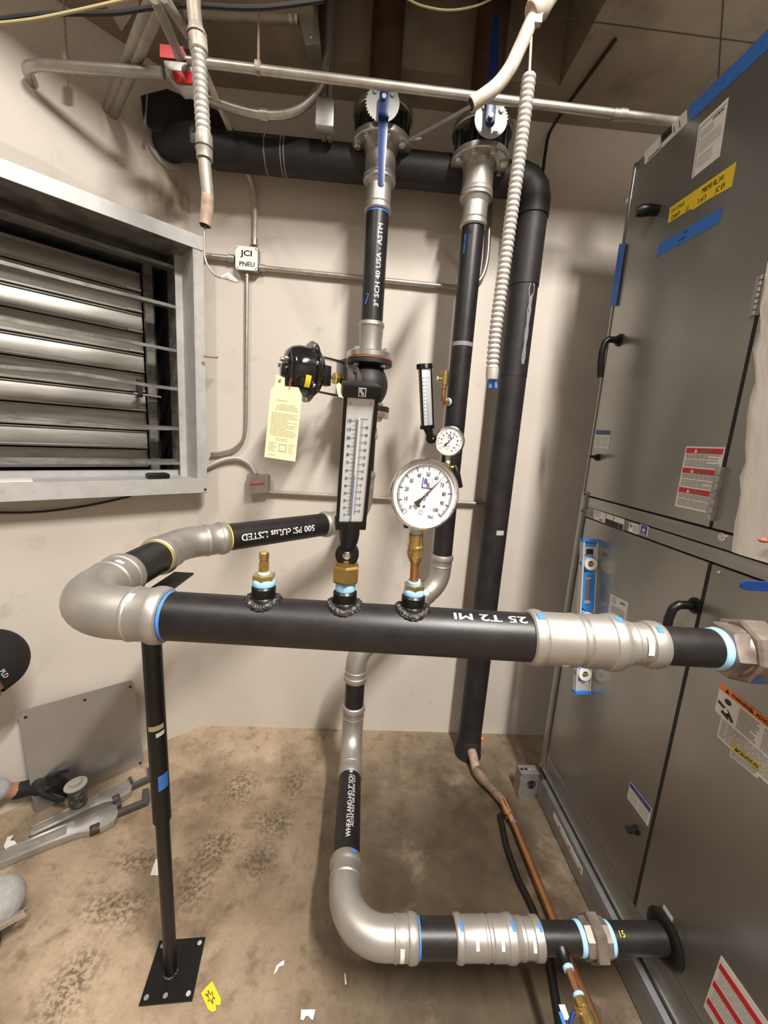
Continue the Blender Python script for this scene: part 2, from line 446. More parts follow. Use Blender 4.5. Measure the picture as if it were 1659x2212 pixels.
# ================================================================== THE ROOM
HI = 4.6
LAX = (LD, LN, UP)
def lbox(mb, s0, s1, o0, o1, z0, z1):
    return mb.box(LW((s0 + s1) / 2, (o0 + o1) / 2, (z0 + z1) / 2), (abs(s1 - s0), abs(o1 - o0), abs(z1 - z0)), LAX)
struct(MB().bb((-4.3, -3.1, -0.12), (3.1, 2.25, 0)).build('floor', 'floor'))
struct(MB().bb((-0.825, WALLY, 0), (3.0, WALLY + 0.12, HI)).build('wall_back', 'wall'))
S0, S1, ZL0, ZL1 = -1.42, -0.029, 1.345, 2.345      # louvre opening in the angled wall
m = MB()
lbox(m, -4.6, S0, -0.40, 0, 0, HI); lbox(m, S1, 0.0, -0.40, 0, 0, HI)
lbox(m, S0, S1, -0.40, 0, 0, ZL0); lbox(m, S0, S1, -0.40, 0, ZL1, HI)
struct(m.build('wall_left', 'wall_l'))
struct(MB().bb((-4.4, -3.1, 0), (-4.22, -0.9, HI)).build('wall_side', 'wall_far'))
struct(MB().bb((2.9, -3.1, 0), (3.0, WALLY, HI)).build('wall_right', 'wall_far'))
struct(MB().bb((-4.3, -3.1, 0), (3.0, -3.0, HI)).build('wall_rear', 'wall_far'))
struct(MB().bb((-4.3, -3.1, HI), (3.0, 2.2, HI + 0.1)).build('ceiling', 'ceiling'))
m = MB()          # low concrete soffit along the back wall, with the pipe opening in it
SX0, SX1, SY0, SY1 = -0.26, 0.66, 1.30, 1.775
m.bb((-4.0, 1.13, CEIL), (SX0, WALLY, HI)); m.bb((SX1, 1.13, CEIL), (2.9, WALLY, HI))
m.bb((SX0, SY1, CEIL), (SX1, WALLY, HI)); m.bb((SX0, 1.13, CEIL), (SX1, SY0, HI))
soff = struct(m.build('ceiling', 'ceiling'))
mat('rust_seam', (0.06, 0.045, 0.032), 0.8)
# form-board seams in the soffit
for a, b in (((1564, -20), (1552, 165)), ((1200, 36), (1640, 94)), ((-40, -60), (690, 55))):
    A = PZ(*a, CEIL - .0005); B = PZ(*b, CEIL - .0005)
    MB().cyl(A, B, 0.0018, 6).build('seam', 'rust_seam', soff)

# strip lamps themselves (above and behind the camera)
for nm, x, y in (('right', 0.80, -0.60), ('left', -1.25, -0.45)):
    t = thing('strip_lamp', 'long fluorescent strip lamp hung on the %s behind the camera' % nm, 'lamp', (x, y, 3.95), 'strip lamps')
    MB().box((x, y, 3.955), (0.22, 1.3, 0.05)).build('housing', 'white', t)
    MB().box((x, y, 3.922), (0.15, 1.2, 0.016)).build('diffuser', 'lamp_glow', t)
    for dy in (-.5, .5): MB().cyl((x, y + dy, 3.98), (x, y + dy, HI), 0.004, 8).build('hanger', 'galv', t)

# ================================================================== WALL LOUVRE
lou = thing('wall_louver', 'large grey metal louver with horizontal blades in the angled wall', 'louver', LW(-0.6, 0.06, 1.30))
FO = 0.12
m = MB()
lbox(m, -0.032, 0.006, FO - .004, FO, 1.30, 2.375)
struct_ = m.build('frame_flange', 'louvre', lou)
m = MB(); lbox(m, -1.40, 0.006, FO, FO + .004, 2.325, 2.378); m.build('frame_flange', 'louvre', lou)
m = MB(); lbox(m, -1.40, 0.006, FO, FO + .004, 1.303, 1.366); m.build('frame_flange', 'louvre', lou)
m = MB(); lbox(m, -0.036, -0.030, -0.36, FO, 1.31, 2.37); m.build('jamb', 'louvre', lou)
m = MB(); lbox(m, -0.047, -0.037, -0.37, -0.13, 1.367, 2.325); m.build('jamb_dark_sheet', 'dark', lou)  # added dark sheet: recess shade put in as colour over the deep jamb
m = MB(); lbox(m, -1.40, -0.03, -0.36, FO, 2.325, 2.33); m.build('head_plate', 'blade', lou)
m = MB(); lbox(m, -1.40, -0.03, -0.36, FO, 1.362, 1.367); m.build('sill', 'louvre', lou)
m = MB(); lbox(m, -1.40, -0.03, -0.06, -0.055, 1.367, 1.392); m.build('sill_angle', 'louvre', lou)
m = MB(); lbox(m, -0.065, -0.036, -0.02, -0.015, 1.367, 2.325); m.build('blade_stop', 'louvre', lou)
m = MB(); lbox(m, -0.062, -0.052, -0.13, -0.02, 1.367, 2.325); m.build('blade_stop', 'blade', lou)
for i, z in enumerate((2.275, 2.115, 1.932, 1.771, 1.585, 1.428)):
    n = 14; top = []; W = []
    for k in range(n + 1):
        s_ = -1.36 + (1.36 - .058) * k / n
        wv = 0.006 * math.sin(k * .9 + i * 1.7) if i in (3, 4) else 0.0015 * math.sin(k + i)
        top.append((s_, wv))
    m = MB(); vs = []; fs = []
    prof = [(-.020, -.009), (-.020, .004), (-.024, .004), (-.026, -.002), (-.118, .010), (-.118, .006), (-.026, -.009)]
    for s_, wv in top:
        for o_, dz in prof: vs.append(LW(s_, o_, z + dz + wv * (1 if o_ > -.05 else .3)))
    q = len(prof)
    for k in range(n):
        for j in range(q): fs.append((k * q + j, k * q + (j + 1) % q, (k + 1) * q + (j + 1) % q, (k + 1) * q + j))
    fs += [tuple(range(q)), tuple(range(n * q, n * q + q))]
    m.add(vs, fs).build('blade', 'blade', lou)
# balanced damper behind the louver
m = MB(); lbox(m, -0.135, -0.100, -0.24, -0.215, 1.37, 2.325); m.build('damper_frame', 'blade', lou)
m = MB(); lbox(m, -0.100, -0.094, -0.34, -0.215, 1.37, 2.325); m.build('damper_frame', 'dark', lou)
m = MB(); lbox(m, -1.38, -0.03, -0.385, -0.375, 1.35, 2.34); m.build('back_plate', 'dark', lou)
zz = 1.385; k = 0
while zz < 2.25:
    h = 0.086
    m = MB()
    P4 = [LW(-1.38, -0.266, zz), LW(-1.38, -0.254, zz + .003), LW(-1.38, -0.254, zz + .010), LW(-1.38, -0.263, zz + .014), LW(-1.38, -0.260, zz + h * .5), LW(-1.38, -0.266, zz + h - .006), LW(-1.38, -0.256, zz + h - .004), LW(-1.38, -0.256, zz + h - .001), LW(-1.38, -0.275, zz + h - .001), LW(-1.38, -0.275, zz)]
    m.prism(P4, LD * (1.38 - .137)).build('damper_blade', 'damper', lou)
    m = MB(); lbox(m, -0.20, -0.14, -0.252, -0.244, zz + .003, zz + .012); m.build('blade_clip', 'steelring', lou)
    zz += h + .004; k += 1
MB().cyl(LW(-0.20, -0.20, 1.735), LW(-0.085, -0.20, 1.730), 0.006, 10).build('linkage_rod', 'steelring', lou)
m = MB(); lbox(m, -0.185, -0.165, -0.21, -0.19, 1.72, 1.80); m.build('linkage_arm', 'dark', lou)
m = MB(); m.ball(LW(-0.005, FO + .006, 1.318), .006, 8, 6); m.build('screw', 'dark', lou)

bx = PL(341, 1041, .075)
t = thing('earbud_case', 'small black rounded case lying on the louver sill', 'case', (bx.x, bx.y, 1.367))
c = V((bx.x, bx.y, 1.367 + .012))
MB().box(c, (.088, .05, .022), LAX).build('case_body', 'black', t, bev=.008)
MB().box(c + V((0, 0, .011)), (.07, .035, .003), LAX).build('case_lid', 'blackgloss', t, bev=.001)
m = MB(); lbox(m, -1.05, -0.60, .02, .10, 1.3675, 1.372)
tag(m.build('paper_strip', 'paper'), 'thin pale strip lying on the left end of the louver sill', 'strip')

# ================================================================== AIR HANDLING UNIT
XF, AY1, AY0, ATOP, ABOT = 0.91, 1.61, -0.25, 2.64, 0.125
ahu = thing('air_handler', 'tall grey sheet-metal air handling cabinet with doors, handles and warning labels', 'air handler', (1.5, 0.8, 0))
MB().bb((XF + .012, AY0, ABOT), (2.1, AY1 - .004, ATOP)).build('cabinet_body', 'ahu_edge', ahu)
def facebox(name, y0, y1, z0, z1, parent=ahu, m='ahu', x=XF, th=.014, bev=.002):
    return MB().bb((x, y0, z0), (x + th, y1, z1)).build(name, m, parent, bev=bev)
MID = PX(1261, 1093, XF).z
RZ0 = PX(1261, 1115, XF).z            # rail bottom
RZ1 = PX(1265, 1071, XF).z            # upper door bottom
HY = 0.985                             # hinge side of the far doors
up_door = facebox('upper_door', HY, AY1 - .016, RZ1 + .004, ATOP - .004)
side_up = facebox('upper_side_panel', AY0, HY - .010, RZ1 + .004, ATOP - .004)
mid = facebox('middle_rail', AY0, AY1 - .016, MID + .002, RZ1 - .002)
mid2 = facebox('lower_rail', AY0, AY1 - .016, RZ0 + .002, MID - .002)
LDY = 0.957
lo_door = facebox('lower_door', LDY + .005, AY1 - .045, ABOT + .10, RZ0 - .003)
lo_near = facebox('lower_door', AY0, LDY - .005, ABOT + .10, RZ0 - .003)
facebox('bottom_panel', AY0, AY1 - .045, ABOT, ABOT + .098)
facebox('corner_post', AY1 - .042, AY1, ABOT, RZ0 + .10, x=XF - .004)
facebox('corner_post', AY1 - .013, AY1, RZ0 + .10, ATOP, x=XF - .002)
MB().bb((XF + .010, AY0, ABOT + .05), (XF + .0135, AY1, ATOP - .02)).build('door_gap', 'gap', ahu)
MB().bb((XF - .006, AY0, ABOT - .006), (XF, AY1, ABOT + .004)).build('bottom_lip', 'galv', ahu)
rail = MB().bb((XF - .030, AY0, 0.002), (XF + .10, AY1 - .08, 0.115)).build('base_rail', 'rail', ahu, bev=.004)
MB().bb((XF - .010, AY0, .112), (2.05, AY1 - .02, ABOT)).build('base_plate', 'dark', ahu)
a = PX(1232, 1825, XF - .03); b = PX(1263, 1862, XF - .03)
st = MB().bb((XF - .0315, PX(1262, 1860, XF - .03).y, .062), (XF - .0302, PX(1200, 1735, XF - .03).y, .086)).build('rail_sticker', 'paper', rail)
for q in (.25, .6, .95):
    yy = PX(1262, 1860, XF - .03).y * q + PX(1200, 1735, XF - .03).y * (1 - q)
    MB().lathe((XF - .0316, yy, .074), (-1, 0, 0), [(0, .006), (.0006, .006)], 14).build('red_dot', 'red', st)
for z_ in (1.36, 1.43): MB().ball((XF - .005, AY1 - .022, z_), .004, 8, 6).build('screw', 'gap', ahu)
c_ = PX(1561, 1160, XF); MB().lathe((XF, c_.y, c_.z), (-1, 0, 0), [(0, .011), (.003, .011), (.004, .006), (.008, .006)], 16).build('bolt_head', 'bolt', mid)
c_ = PX(1555, 1236, XF); MB().ball((XF - .002, c_.y, c_.z), .005, 10, 8).build('bolt_head', 'bolt', lo_near)
NX = V((-1, 0, 0))

def hinge(z0, z1, parent):
    h = MB().bb((XF - .004, HY - .012, z0), (XF + .001, HY + .014, z1)).build('hinge', 'galv', parent)
    n = 7
    for i in range(n):
        a_ = z0 + (z1 - z0) * i / n
        MB().cyl((XF - .006, HY - .003, a_ + .001), (XF - .006, HY - .003, a_ + (z1 - z0) / n - .003), .006, 10).build('knuckle', 'galv', h)
hinge(PX(1560, 1130, XF).z, PX(1572, 1010, XF).z, up_door)
hinge(PX(1642, 680, XF).z, PX(1659, 590, XF).z, up_door)
MB().bb((XF - .0005, HY - .010, RZ1 + .12), (XF + .004, HY - .003, ATOP - .1)).build('door_gap', 'gap', up_door)
MB().bb((XF - .0005, LDY - .005, ABOT + .10), (XF + .004, LDY + .005, RZ0 - .004)).build('door_gap', 'gap', lo_door)
MB().bb((XF - .0005, AY1 - .0445, ABOT + .10), (XF + .004, AY1 - .0425, RZ0 - .004)).build('door_gap', 'gap', lo_door)

def handle(parent, ytop, ztop, L, out=.055, sy=0.0):
    """bent bar handle: stand-off at the top, bar hanging down"""
    p = [V((XF, ytop, ztop)), V((XF - out * .75, ytop, ztop)), V((XF - out * .98, ytop, ztop - .012)), V((XF - out * 1.08, ytop, ztop - .04)),
         V((XF - out * 1.06, ytop + sy * .5, ztop - L * .6)), V((XF - out * .92, ytop + sy, ztop - L))]
    m = MB()
    pts = []
    for i in range(len(p) - 1):
        for k in range(4): pts.append(p[i].lerp(p[i + 1], k / 4))
    pts.append(p[-1])
    m.sweep(pts, .0115, 12)
    h = m.build('handle', 'black', parent)
    MB().lathe((XF, ytop, ztop), NX, [(0, .022), (.004, .022), (.006, .016), (.012, .016)], 20).build('handle_base', 'black', h)
c_ = PX(1338, 735, XF); handle(up_door, c_.y, c_.z, .135)
c_ = PX(1420, 455, XF)
h_ = MB().sweep([V((XF, c_.y, c_.z)), V((XF - .03, c_.y + .002, c_.z)), V((XF - .05, c_.y + .005, c_.z - .002)), V((XF - .065, c_.y + .01, c_.z - .004))], [.016, .018, .019, .014], 14).build('handle', 'black', up_door)
c_ = PX(1502, 1308, XF); handle(lo_door, c_.y, c_.z, .15, .062)
def latch(parent, x, y):
    c = PX(x, y, XF)
    l = MB().lathe((XF, c.y, c.z), NX, [(0, .014), (.006, .014), (.008, .009), (.016, .009)], 18).build('latch', 'black', parent)
    MB().box((XF - .024, c.y, c.z + .002), (.02, .022, .012)).build('latch_key', 'blackgloss', l, bev=.003)
latch(up_door, 1292, 988); latch(lo_door, 1376, 1793)

# ---- stickers and tape on the cabinet face
def aface(tl, tr, bl, x=XF): return Face(PX(*tl, x), PX(*tr, x), PX(*bl, x), NX)
def paper(name, parent, F, m='paper'): return F.quad(MB(), 0, 0, 1, 1, .0004, .0004).build(name, m, ahu)
# danger label
F = aface((1483, 964), (1568, 966), (1458, 1093))
L = paper('danger_label', up_door, F); L['label'] = 'white label with three red danger bars'
mr = MB(); mw = MB(); mk = MB()
for i, w in enumerate(('DANGER', 'DANGER', 'PELIGRO')):
    b = .025 + i * .322
    F.quad(mr, .03, b, .97, b + .085, .001)
    F.text(mw, w, .54, b + .043, .052, .5, .0018, True)
    F.poly(mw, [(.26, b + .072), (.34, b + .072), (.30, b + .012)], .0016)
    F.lines(mk, .05, b + .10, .95, b + .175, 3, .5, seed=i + 2)
    F.lines(mk, .05, b + .19, .95, b + .305, 5, .45, seed=i + 9)
mr.build('red_bar', 'red', L); mw.build('lettering', 'white', L); mk.build('fine_print', 'inkgrey', L)
# upper notice
F = aface((1288, 928), (1320, 929), (1283, 966)); L = paper('notice_label', up_door, F)
F.quad(MB(), .02, .02, .98, .27, .001).build('blue_bar', 'navy', L)
mw = MB(); F.text(mw, 'NOTICE / AVISO', .5, .15, .12, .5, .0018, True, .62); mw.build('lettering', 'white', L)
mk = MB(); F.lines(mk, .06, .36, .47, .95, 8, .4, seed=3); F.lines(mk, .53, .36, .95, .95, 8, .4, seed=4); mk.build('fine_print', 'inklight', L)
# spec sheet at the top
F = aface((1511, 270), (1575, 209), (1494, 387)); L = paper('spec_sheet', up_door, F, 'white')
mk = MB(); F.quad(mk, .07, .08, .965, .088, .0012); F.quad(mk, .07, .08, .078, .99, .0012); F.text(mk, 'DAIKIN', .72, .14, .055, .5, .0018, True)
mk.build('lettering', 'ink', L)
mk = MB(); F.lines(mk, .14, .2, .6, .34, 4, .35, seed=5); F.lines(mk, .14, .38, .92, .62, 6, .3, seed=6); F.lines(mk, .14, .68, .7, .9, 5, .3, seed=8); mk.build('fine_print', 'inklight', L)
# yellow shipping tape with marker writing
F = aface((1448, 449), (1592, 349), (1443, 483))
o = F.poly(MB(), [(0, 0), (1, 0), (.99, 1.25), (.62, 1.12), (.44, 1.18), (.40, 1.02), (0, 1)], .0006, .0004).build('yellow_tape', 'yellow', ahu)
o['label'] = 'yellow tape with black marker writing'
mk = MB(); F.text(mk, '0970177700600', .04, .34, .27, 0, .0014, False, .50); F.text(mk, 'MB:M3 RL.141', .55, .36, .32, 0, .0014, True, .62)
F.text(mk, 'OWT', .06, .80, .30, 0, .0014, True, .8); F.text(mk, 'LI', .32, .82, .27, 0, .0014, True, .8)
F.text(mk, '3 of 3', .50, .84, .30, 0, .0014, True, .7); F.text(mk, 'JC E9', .76, .88, .30, 0, .0014, True, .7)
mk.build('marker_writing', 'ink', o)
# blue masking tape
F = aface((1421, 530), (1560, 447), (1416, 557))
o = F.poly(MB(), [(0.02, -.02), (1, 0), (1.01, .45), (1.0, 1.03), (.0, 1.0), (.035, .6)], .0006, .0004).build('blue_tape', 'tape_blue', ahu)
mk = MB(); F.text(mk, 'RTU', .50, .28, .2, .5, .0012, True, .8); F.text(mk, 'w. Roof', .46, .66, .24, .5, .0012, True, .8); mk.build('marker_writing', 'ink', o)
F = aface((1338, 527), (1352, 525), (1318, 660), XF - .004)
o = F.quad(MB(), 0, 0, 1, 1, .0006, .0004).build('blue_tape', 'tape_blue', ahu)
mk = MB(); F.lines(mk, .3, .22, .7, .6, 12, .3, seed=11); mk.build('marker_writing', 'navy', o)
F = aface((1489, 231), (1659, 66), (1491, 262))
F.quad(MB(), 0, 0, 1.3, 1, .0006, .0006).build('blue_tape', 'tape_blue', ahu)
# top edge strip label
F = aface((1392, 330), (1484, 236), (1393, 356)); L = paper('top_strip_label', up_door, F)
mk = MB(); F.quad(mk, .44, .02, .68, .62, .0012); F.quad(mk, .42, .02, .43, 1, .0012); F.quad(mk, .84, .3, .855, .8, .0012); F.quad(mk, .72, .3, .735, .8, .0012); F.quad(mk, .1, .82, .4, .9, .0012); mk.build('print', 'ink', L)
F = aface((1352, 432), (1366, 419), (1352, 441)); paper('corner_tab', up_door, F)
# rating strip on the rail
F = aface((1264, 1093), (1352, 1122), (1262, 1114)); L = paper('rating_strip', mid2, F, 'galv')
o = MB(); F.quad(o, .27, .03, .56, .97, .0012); F.quad(o, .58, .03, .74, .48, .0012); F.quad(o, .76, .03, .98, .5, .0012); o.build('plate', 'paper', L)
mk = MB(); F.quad(mk, .57, .52, .86, .97, .0014); F.quad(mk, .88, .52, .95, .97, .0012); F.text(mk, 'DAIKIN', .46, .80, .2, .5, .0018, True, .6); F.text(mk, 'DAIKIN', .07, .16, .16, .5, .0018, True, .6); mk.build('print', 'ink', L)
mk = MB(); F.lines(mk, .29, .12, .44, .6, 4, .4, off=.0016, seed=3); F.lines(mk, .02, .4, .24, .9, 4, .5, off=.0014, seed=9); mk.build('fine_print', 'inkgrey', L)
F = aface((1360, 1128), (1381, 1134), (1358, 1148)); L = paper('approval_label', mid2, F, 'white')
mk = MB(); F.lines(mk, .4, .15, .95, .9, 6, .4, seed=4); F.quad(mk, .1, .15, .32, .5, .0012); mk.build('print', 'inkgrey', L)
F = aface((1384, 1132), (1402, 1138), (1381, 1152)); L = paper('approval_label', mid2, F, 'white')
F.quad(MB(), .12, .05, .88, .95, .001).build('blue_field', 'navy', L)
mw = MB(); F.poly(mw, [(.5, .2), (.56, .42), (.75, .45), (.58, .55), (.62, .75), (.5, .6), (.36, .75), (.42, .55), (.25, .45), (.44, .42)], .0016); F.quad(mw, .3, .82, .7, .87, .0016); mw.build('print', 'white', L)
# lower far door labels
F = aface((1320, 1283), (1358, 1302), (1312, 1340)); L = paper('spec_sheet', lo_door, F)
mk = MB(); F.text(mk, 'DAIKIN', .72, .13, .085, .5, .0018, True, .7); mk.build('lettering', 'ink', L)
mk = MB(); F.lines(mk, .1, .06, .4, .3, 4, .35, seed=2); F.lines(mk, .1, .36, .92, .62, 6, .35, seed=5); F.lines(mk, .1, .68, .8, .95, 5, .3, seed=6); mk.build('fine_print', 'inkgrey', L)
F = aface((1362, 1688), (1408, 1748), (1355, 1723)); L = paper('notice_label', lo_door, F)
F.quad(MB(), .02, .02, .98, .27, .001).build('blue_bar', 'navy', L)
mw = MB(); F.text(mw, 'NOTICE / AVISO', .5, .15, .12, .5, .0018, True, .62); mw.build('lettering', 'white', L)
mk = MB(); F.lines(mk, .06, .36, .47, .95, 8, .35, seed=3); F.lines(mk, .53, .36, .95, .95, 8, .35, seed=4); mk.build('fine_print', 'inklight', L)
# near door: warning, caution, lower danger label
F = aface((1557, 1473), (1659, 1553), (1543, 1533))
o = MB(); F.poly(o, [(0, 0), (1.6, 0), (1.6, 1.72), (.18, 1.72), (.18, 1.02), (0.02, 1.0)], .0004, .0004); L = o.build('warning_label', 'paper', ahu)
L['label'] = 'white warning label with orange bar and figure'
F.quad(MB(), 0, 0, 1.6, .22, .001).build('orange_bar', 'orange', L)
mk = MB(); F.text(mk, 'WARNING', .28, .11, .12, 0, .0016, True, .85); F.text(mk, 'ADVERTENCIA', .80, .11, .12, 0, .0016, True, .85)
F.poly(mk, [(.14, .18), (.24, .18), (.19, .04)], .0015); F.poly(mk, [(.66, .18), (.76, .18), (.71, .04)], .0015)
# pictogram: a figure with hair or arm drawn to a rotating part
F.poly(mk, [(.25 + .075 * math.cos(a_ * PI / 8), .42 + .085 * math.sin(a_ * PI / 8)) for a_ in range(16)], .0015)
F.poly(mk, [(.05, .56), (.22, .64), (.20, .72), (.05, .66)], .0015); F.poly(mk, [(.28, .64), (.44, .88), (.40, .95), (.26, .74)], .0015)
F.poly(mk, [(.20, .70), (.31, .72), (.33, .95), (.15, .88)], .0015)
mk.build('print', 'ink', L)
mw = MB(); F.poly(mw, [(.245 + .055 * math.cos(a_ * PI / 8), .73 + .06 * math.sin(a_ * PI / 8)) for a_ in range(16)], .0019); mw.build('print', 'white', L)
mk = MB(); F.lines(mk, .50, .30, .92, .98, 10, .4, seed=12); F.lines(mk, 1.0, .30, 1.5, .98, 10, .4, seed=14); F.lines(mk, .22, 1.06, 1.5, 1.66, 9, .35, seed=15); mk.build('fine_print', 'inkgrey', L)
F = aface((1583, 1605), (1645, 1653), (1576, 1632)); L = paper('caution_label', lo_near, F)
F.quad(MB(), 0, 0, 1, .45, .001).build('yellow_bar', 'yellow', L)
mk = MB(); F.text(mk, 'CAUTION', .58, .24, .26, .5, .0016, True, .9); F.poly(mk, [(.12, .36), (.24, .36), (.18, .08)], .0015); mk.build('lettering', 'ink', L)
mk = MB(); F.lines(mk, .05, .52, .95, .95, 4, .4, seed=22); mk.build('fine_print', 'inkgrey', L)
F = aface((1558, 2064), (1659, 2209), (1520, 2173)); L = paper('danger_label', lo_near, F)
mr = MB(); F.quad(mr, .03, .10, 1.6, .20, .001); F.quad(mr, .03, .44, 1.6, .54, .001); F.quad(mr, .03, .78, 1.6, .88, .001)
F.quad(MB(), 1, 0, 1.65, 1.0, .0004, .0004).build('danger_label', 'paper', ahu)
mr.build('red_bar', 'red', L)
mk = MB(); F.lines(mk, .08, .22, 1.5, .42, 4, .4, seed=31); F.lines(mk, .08, .56, 1.5, .76, 4, .4, seed=32); mk.build('fine_print', 'inklight', L)
F = aface((1434, 1954), (1454, 1984), (1432, 1962)); paper('small_tab', lo_near, F)

# wrapped duct drop on the near side of the cabinet
wr = thing('wrapped_duct', 'white foil-wrapped duct drop at the right edge, against the grey cabinet', 'duct', (0.9, 0.5, 1.40))
vs = []; fs = []; nz_ = 46; ring_ = [(-.072, .900), (-.050, .925), (0, .935), (.0, .35), (-.04, .35), (-.052, .5), (-.064, .75)]
rr = random.Random(3)
for j in range(nz_ + 1):
    z = 1.385 + (3.05 - 1.385) * j / nz_
    f_ = min(1, (z - 1.385) / .62)
    for (dx, yy) in ring_:
        x = XF - .002 + (dx * (0.15 + .85 * f_) if dx else 0)
        jit = 0.004 if dx else 0
        vs.append(V((x + rr.uniform(-jit, jit), yy + rr.uniform(-jit, jit) * 1.5 - (.03 * (1 - f_) if yy > .8 else 0), z)))
q = len(ring_)
for j in range(nz_):
    for i in range(q): fs.append((j * q + i, j * q + (i + 1) % q, (j + 1) * q + (i + 1) % q, (j + 1) * q + i))
fs += [tuple(range(q)), tuple(range(nz_ * q, nz_ * q + q))]
MB().add(vs, fs).build('foil_wrap', 'wrap', wr, 60)
m = MB(); c = PY(1650, 1163, .80)
for k in range(14): m.ball(c + V((.004 * k + .006 * math.sin(k * 2.1), -.011 * k, .012 * math.sin(k * 1.7) - .004)), .007 + .003 * math.sin(k * 3.3), 8, 6, (1.3, 1.4, .8))
m.build('exposed_insulation', 'pinkwool', wr)

# spirit level stuck to the cabinet
tpt = PX(1290, 1165, XF); bpt = PX(1273, 1497, XF)
lv = thing('spirit_level', 'blue and silver spirit level standing upright against the grey cabinet face', 'level', (XF - .03, bpt.y, bpt.z))
lz = (tpt - bpt).normalized(); lx = V((-1, 0, 0)); ly = lz.cross(lx).normalized(); LL = (tpt - bpt).length; LWd = .060
def lvl(a, b, c=0.0): return bpt + lx * (.001 + a * LWd) + lz * (b * LL) + ly * c
fdir = ly if ly.y < 0 else -ly
def lbx(m, a0, a1, b0, b1, d0, d1): 
    P = [lvl(a0, b0), lvl(a1, b0), lvl(a1, b1), lvl(a0, b1)]
    return m.prism([p + fdir * d0 for p in P], fdir * (d1 - d0))
lbx(MB(), 0, .10, .012, .985, -.013, .013).build('rail', 'level_alu', lv)
lbx(MB(), .90, 1, .012, .985, -.013, .013).build('rail', 'level_alu', lv)
web = MB()
for b0, b1 in ((.012, .09), (.19, .30), (.42, .45), (.58, .60), (.74, .76), (.90, .93), (.93, .985)): lbx(web, .10, .90, b0, b1, -.004, .004)
for b0, b1 in ((.09, .19), (.30, .42), (.45, .58), (.60, .74), (.76, .90)): lbx(web, .10, .20, b0, b1, -.004, .004); lbx(web, .80, .90, b0, b1, -.004, .004)
web.build('web', 'level_alu', lv)
lbx(MB(), -.03, 1.04, .982, 1.0, -.015, .015).build('end_cap', 'vial_blue', lv)
lbx(MB(), -.03, 1.04, 0, .018, -.015, .015).build('end_cap', 'vial_blue', lv)
lbx(MB(), .12, .88, .955, .975, .004, .008).build('end_insert', 'vial_blue', lv)
lbx(MB(), .25, .72, .90, .935, .004, .005).build('hang_hole', 'gap', lv)
def vial(b):
    c = lvl(.5, b)
    a, u, w = fdir, lx, lz
    v_ = MB().lathe(c + fdir * -.008, fdir, [(0, .031), (.015, .031), (.018, .027)], 28).build('vial_block', 'vial_blue', lv)
    m = MB(); n = 28
    for r0, r1, d in ((.012, .024, .020),):
        vs = []; 
        for i in range(n):
            t = 2 * PI * i / n; e = lx * math.cos(t) + lz * math.sin(t)
            vs += [c + e * r0 + fdir * .0105, c + e * r1 + fdir * .0105, c + e * r1 + fdir * d, c + e * r0 + fdir * d]
        fs = []
        for i in range(n):
            j = (i + 1) % n
            for k in range(4): fs.append((i * 4 + k, i * 4 + (k + 1) % 4, j * 4 + (k + 1) % 4, j * 4 + k))
        m.add(vs, fs)
    m.build('vial_ring', 'white', v_)
    MB().cyl(c - lx * .018 + fdir * .014, c + lx * .018 + fdir * .014, .006, 12).build('vial_tube', 'brass', v_)
vial(.84); vial(.49); vial(.13)
def stadium(cb, hb, ra):   # rounded handle slot outline in level coordinates
    pts = []
    for i in range(9): t = PI * i / 8; pts.append((.5 + ra * math.cos(t), cb + hb + ra * LWd / LL * math.sin(t)))
    for i in range(9): t = PI + PI * i / 8; pts.append((.5 + ra * math.cos(t), cb - hb + ra * LWd / LL * math.sin(t)))
    return pts
for cb in (.665, .305):
    A = stadium(cb, .085, .42); B = stadium(cb, .075, .24); n = len(A); vs = []; fs = []
    for (a0, b0), (a1, b1) in zip(A, B): vs += [lvl(a0, b0) - fdir * .010, lvl(a0, b0) + fdir * .012, lvl(a1, b1) + fdir * .012, lvl(a1, b1) - fdir * .010]
    for i in range(n):
        j = (i + 1) % n
        for k in range(4): fs.append((i * 4 + k, i * 4 + (k + 1) % 4, j * 4 + (k + 1) % 4, j * 4 + k))
    MB().add(vs, fs).build('grip', 'vial_blue', lv)
m = MB(); lbx(m, .15, .75, .065, .085, .004, .005); m.build('sticker', 'white', lv)
# blue lever of a valve beyond the frame
vp = PY(1602, 1265, .62)
bl = thing('valve_lever', 'dark blue lever pointing left into the frame before the grey door', 'lever', (vp.x + .1, .62, vp.z))
m = MB(); n = 8
pts = [V((vp.x + .012 + .012 * math.cos(PI / 2 + PI * i / n), .62, vp.z + .0085 * math.sin(PI / 2 + PI * i / n))) for i in range(n + 1)]
pts += [V((vp.x + .22, .62, vp.z - .0085)), V((vp.x + .22, .62, vp.z + .0085))]
m.prism(pts, V((0, .004, 0))).build('lever_arm', 'lever_blue', bl)
MB().lathe(V((vp.x + .21, .60, vp.z)), (0, 1, 0), [(0, .02), (.05, .02)], 16).build('valve_stem', 'brass', bl)

# ================================================================== RISERS AND VALVES
R1 = V((-0.0115, 1.74, 0)); R2 = V((0.366, 1.72, 0))
def at1(x, y): return PY(x, y, R1.y).z
def at2(x, y): return PY(x, y, R2.y).z
PR = 0.0445
XA = V((1, 0, 0)); YA = V((0, 1, 0))

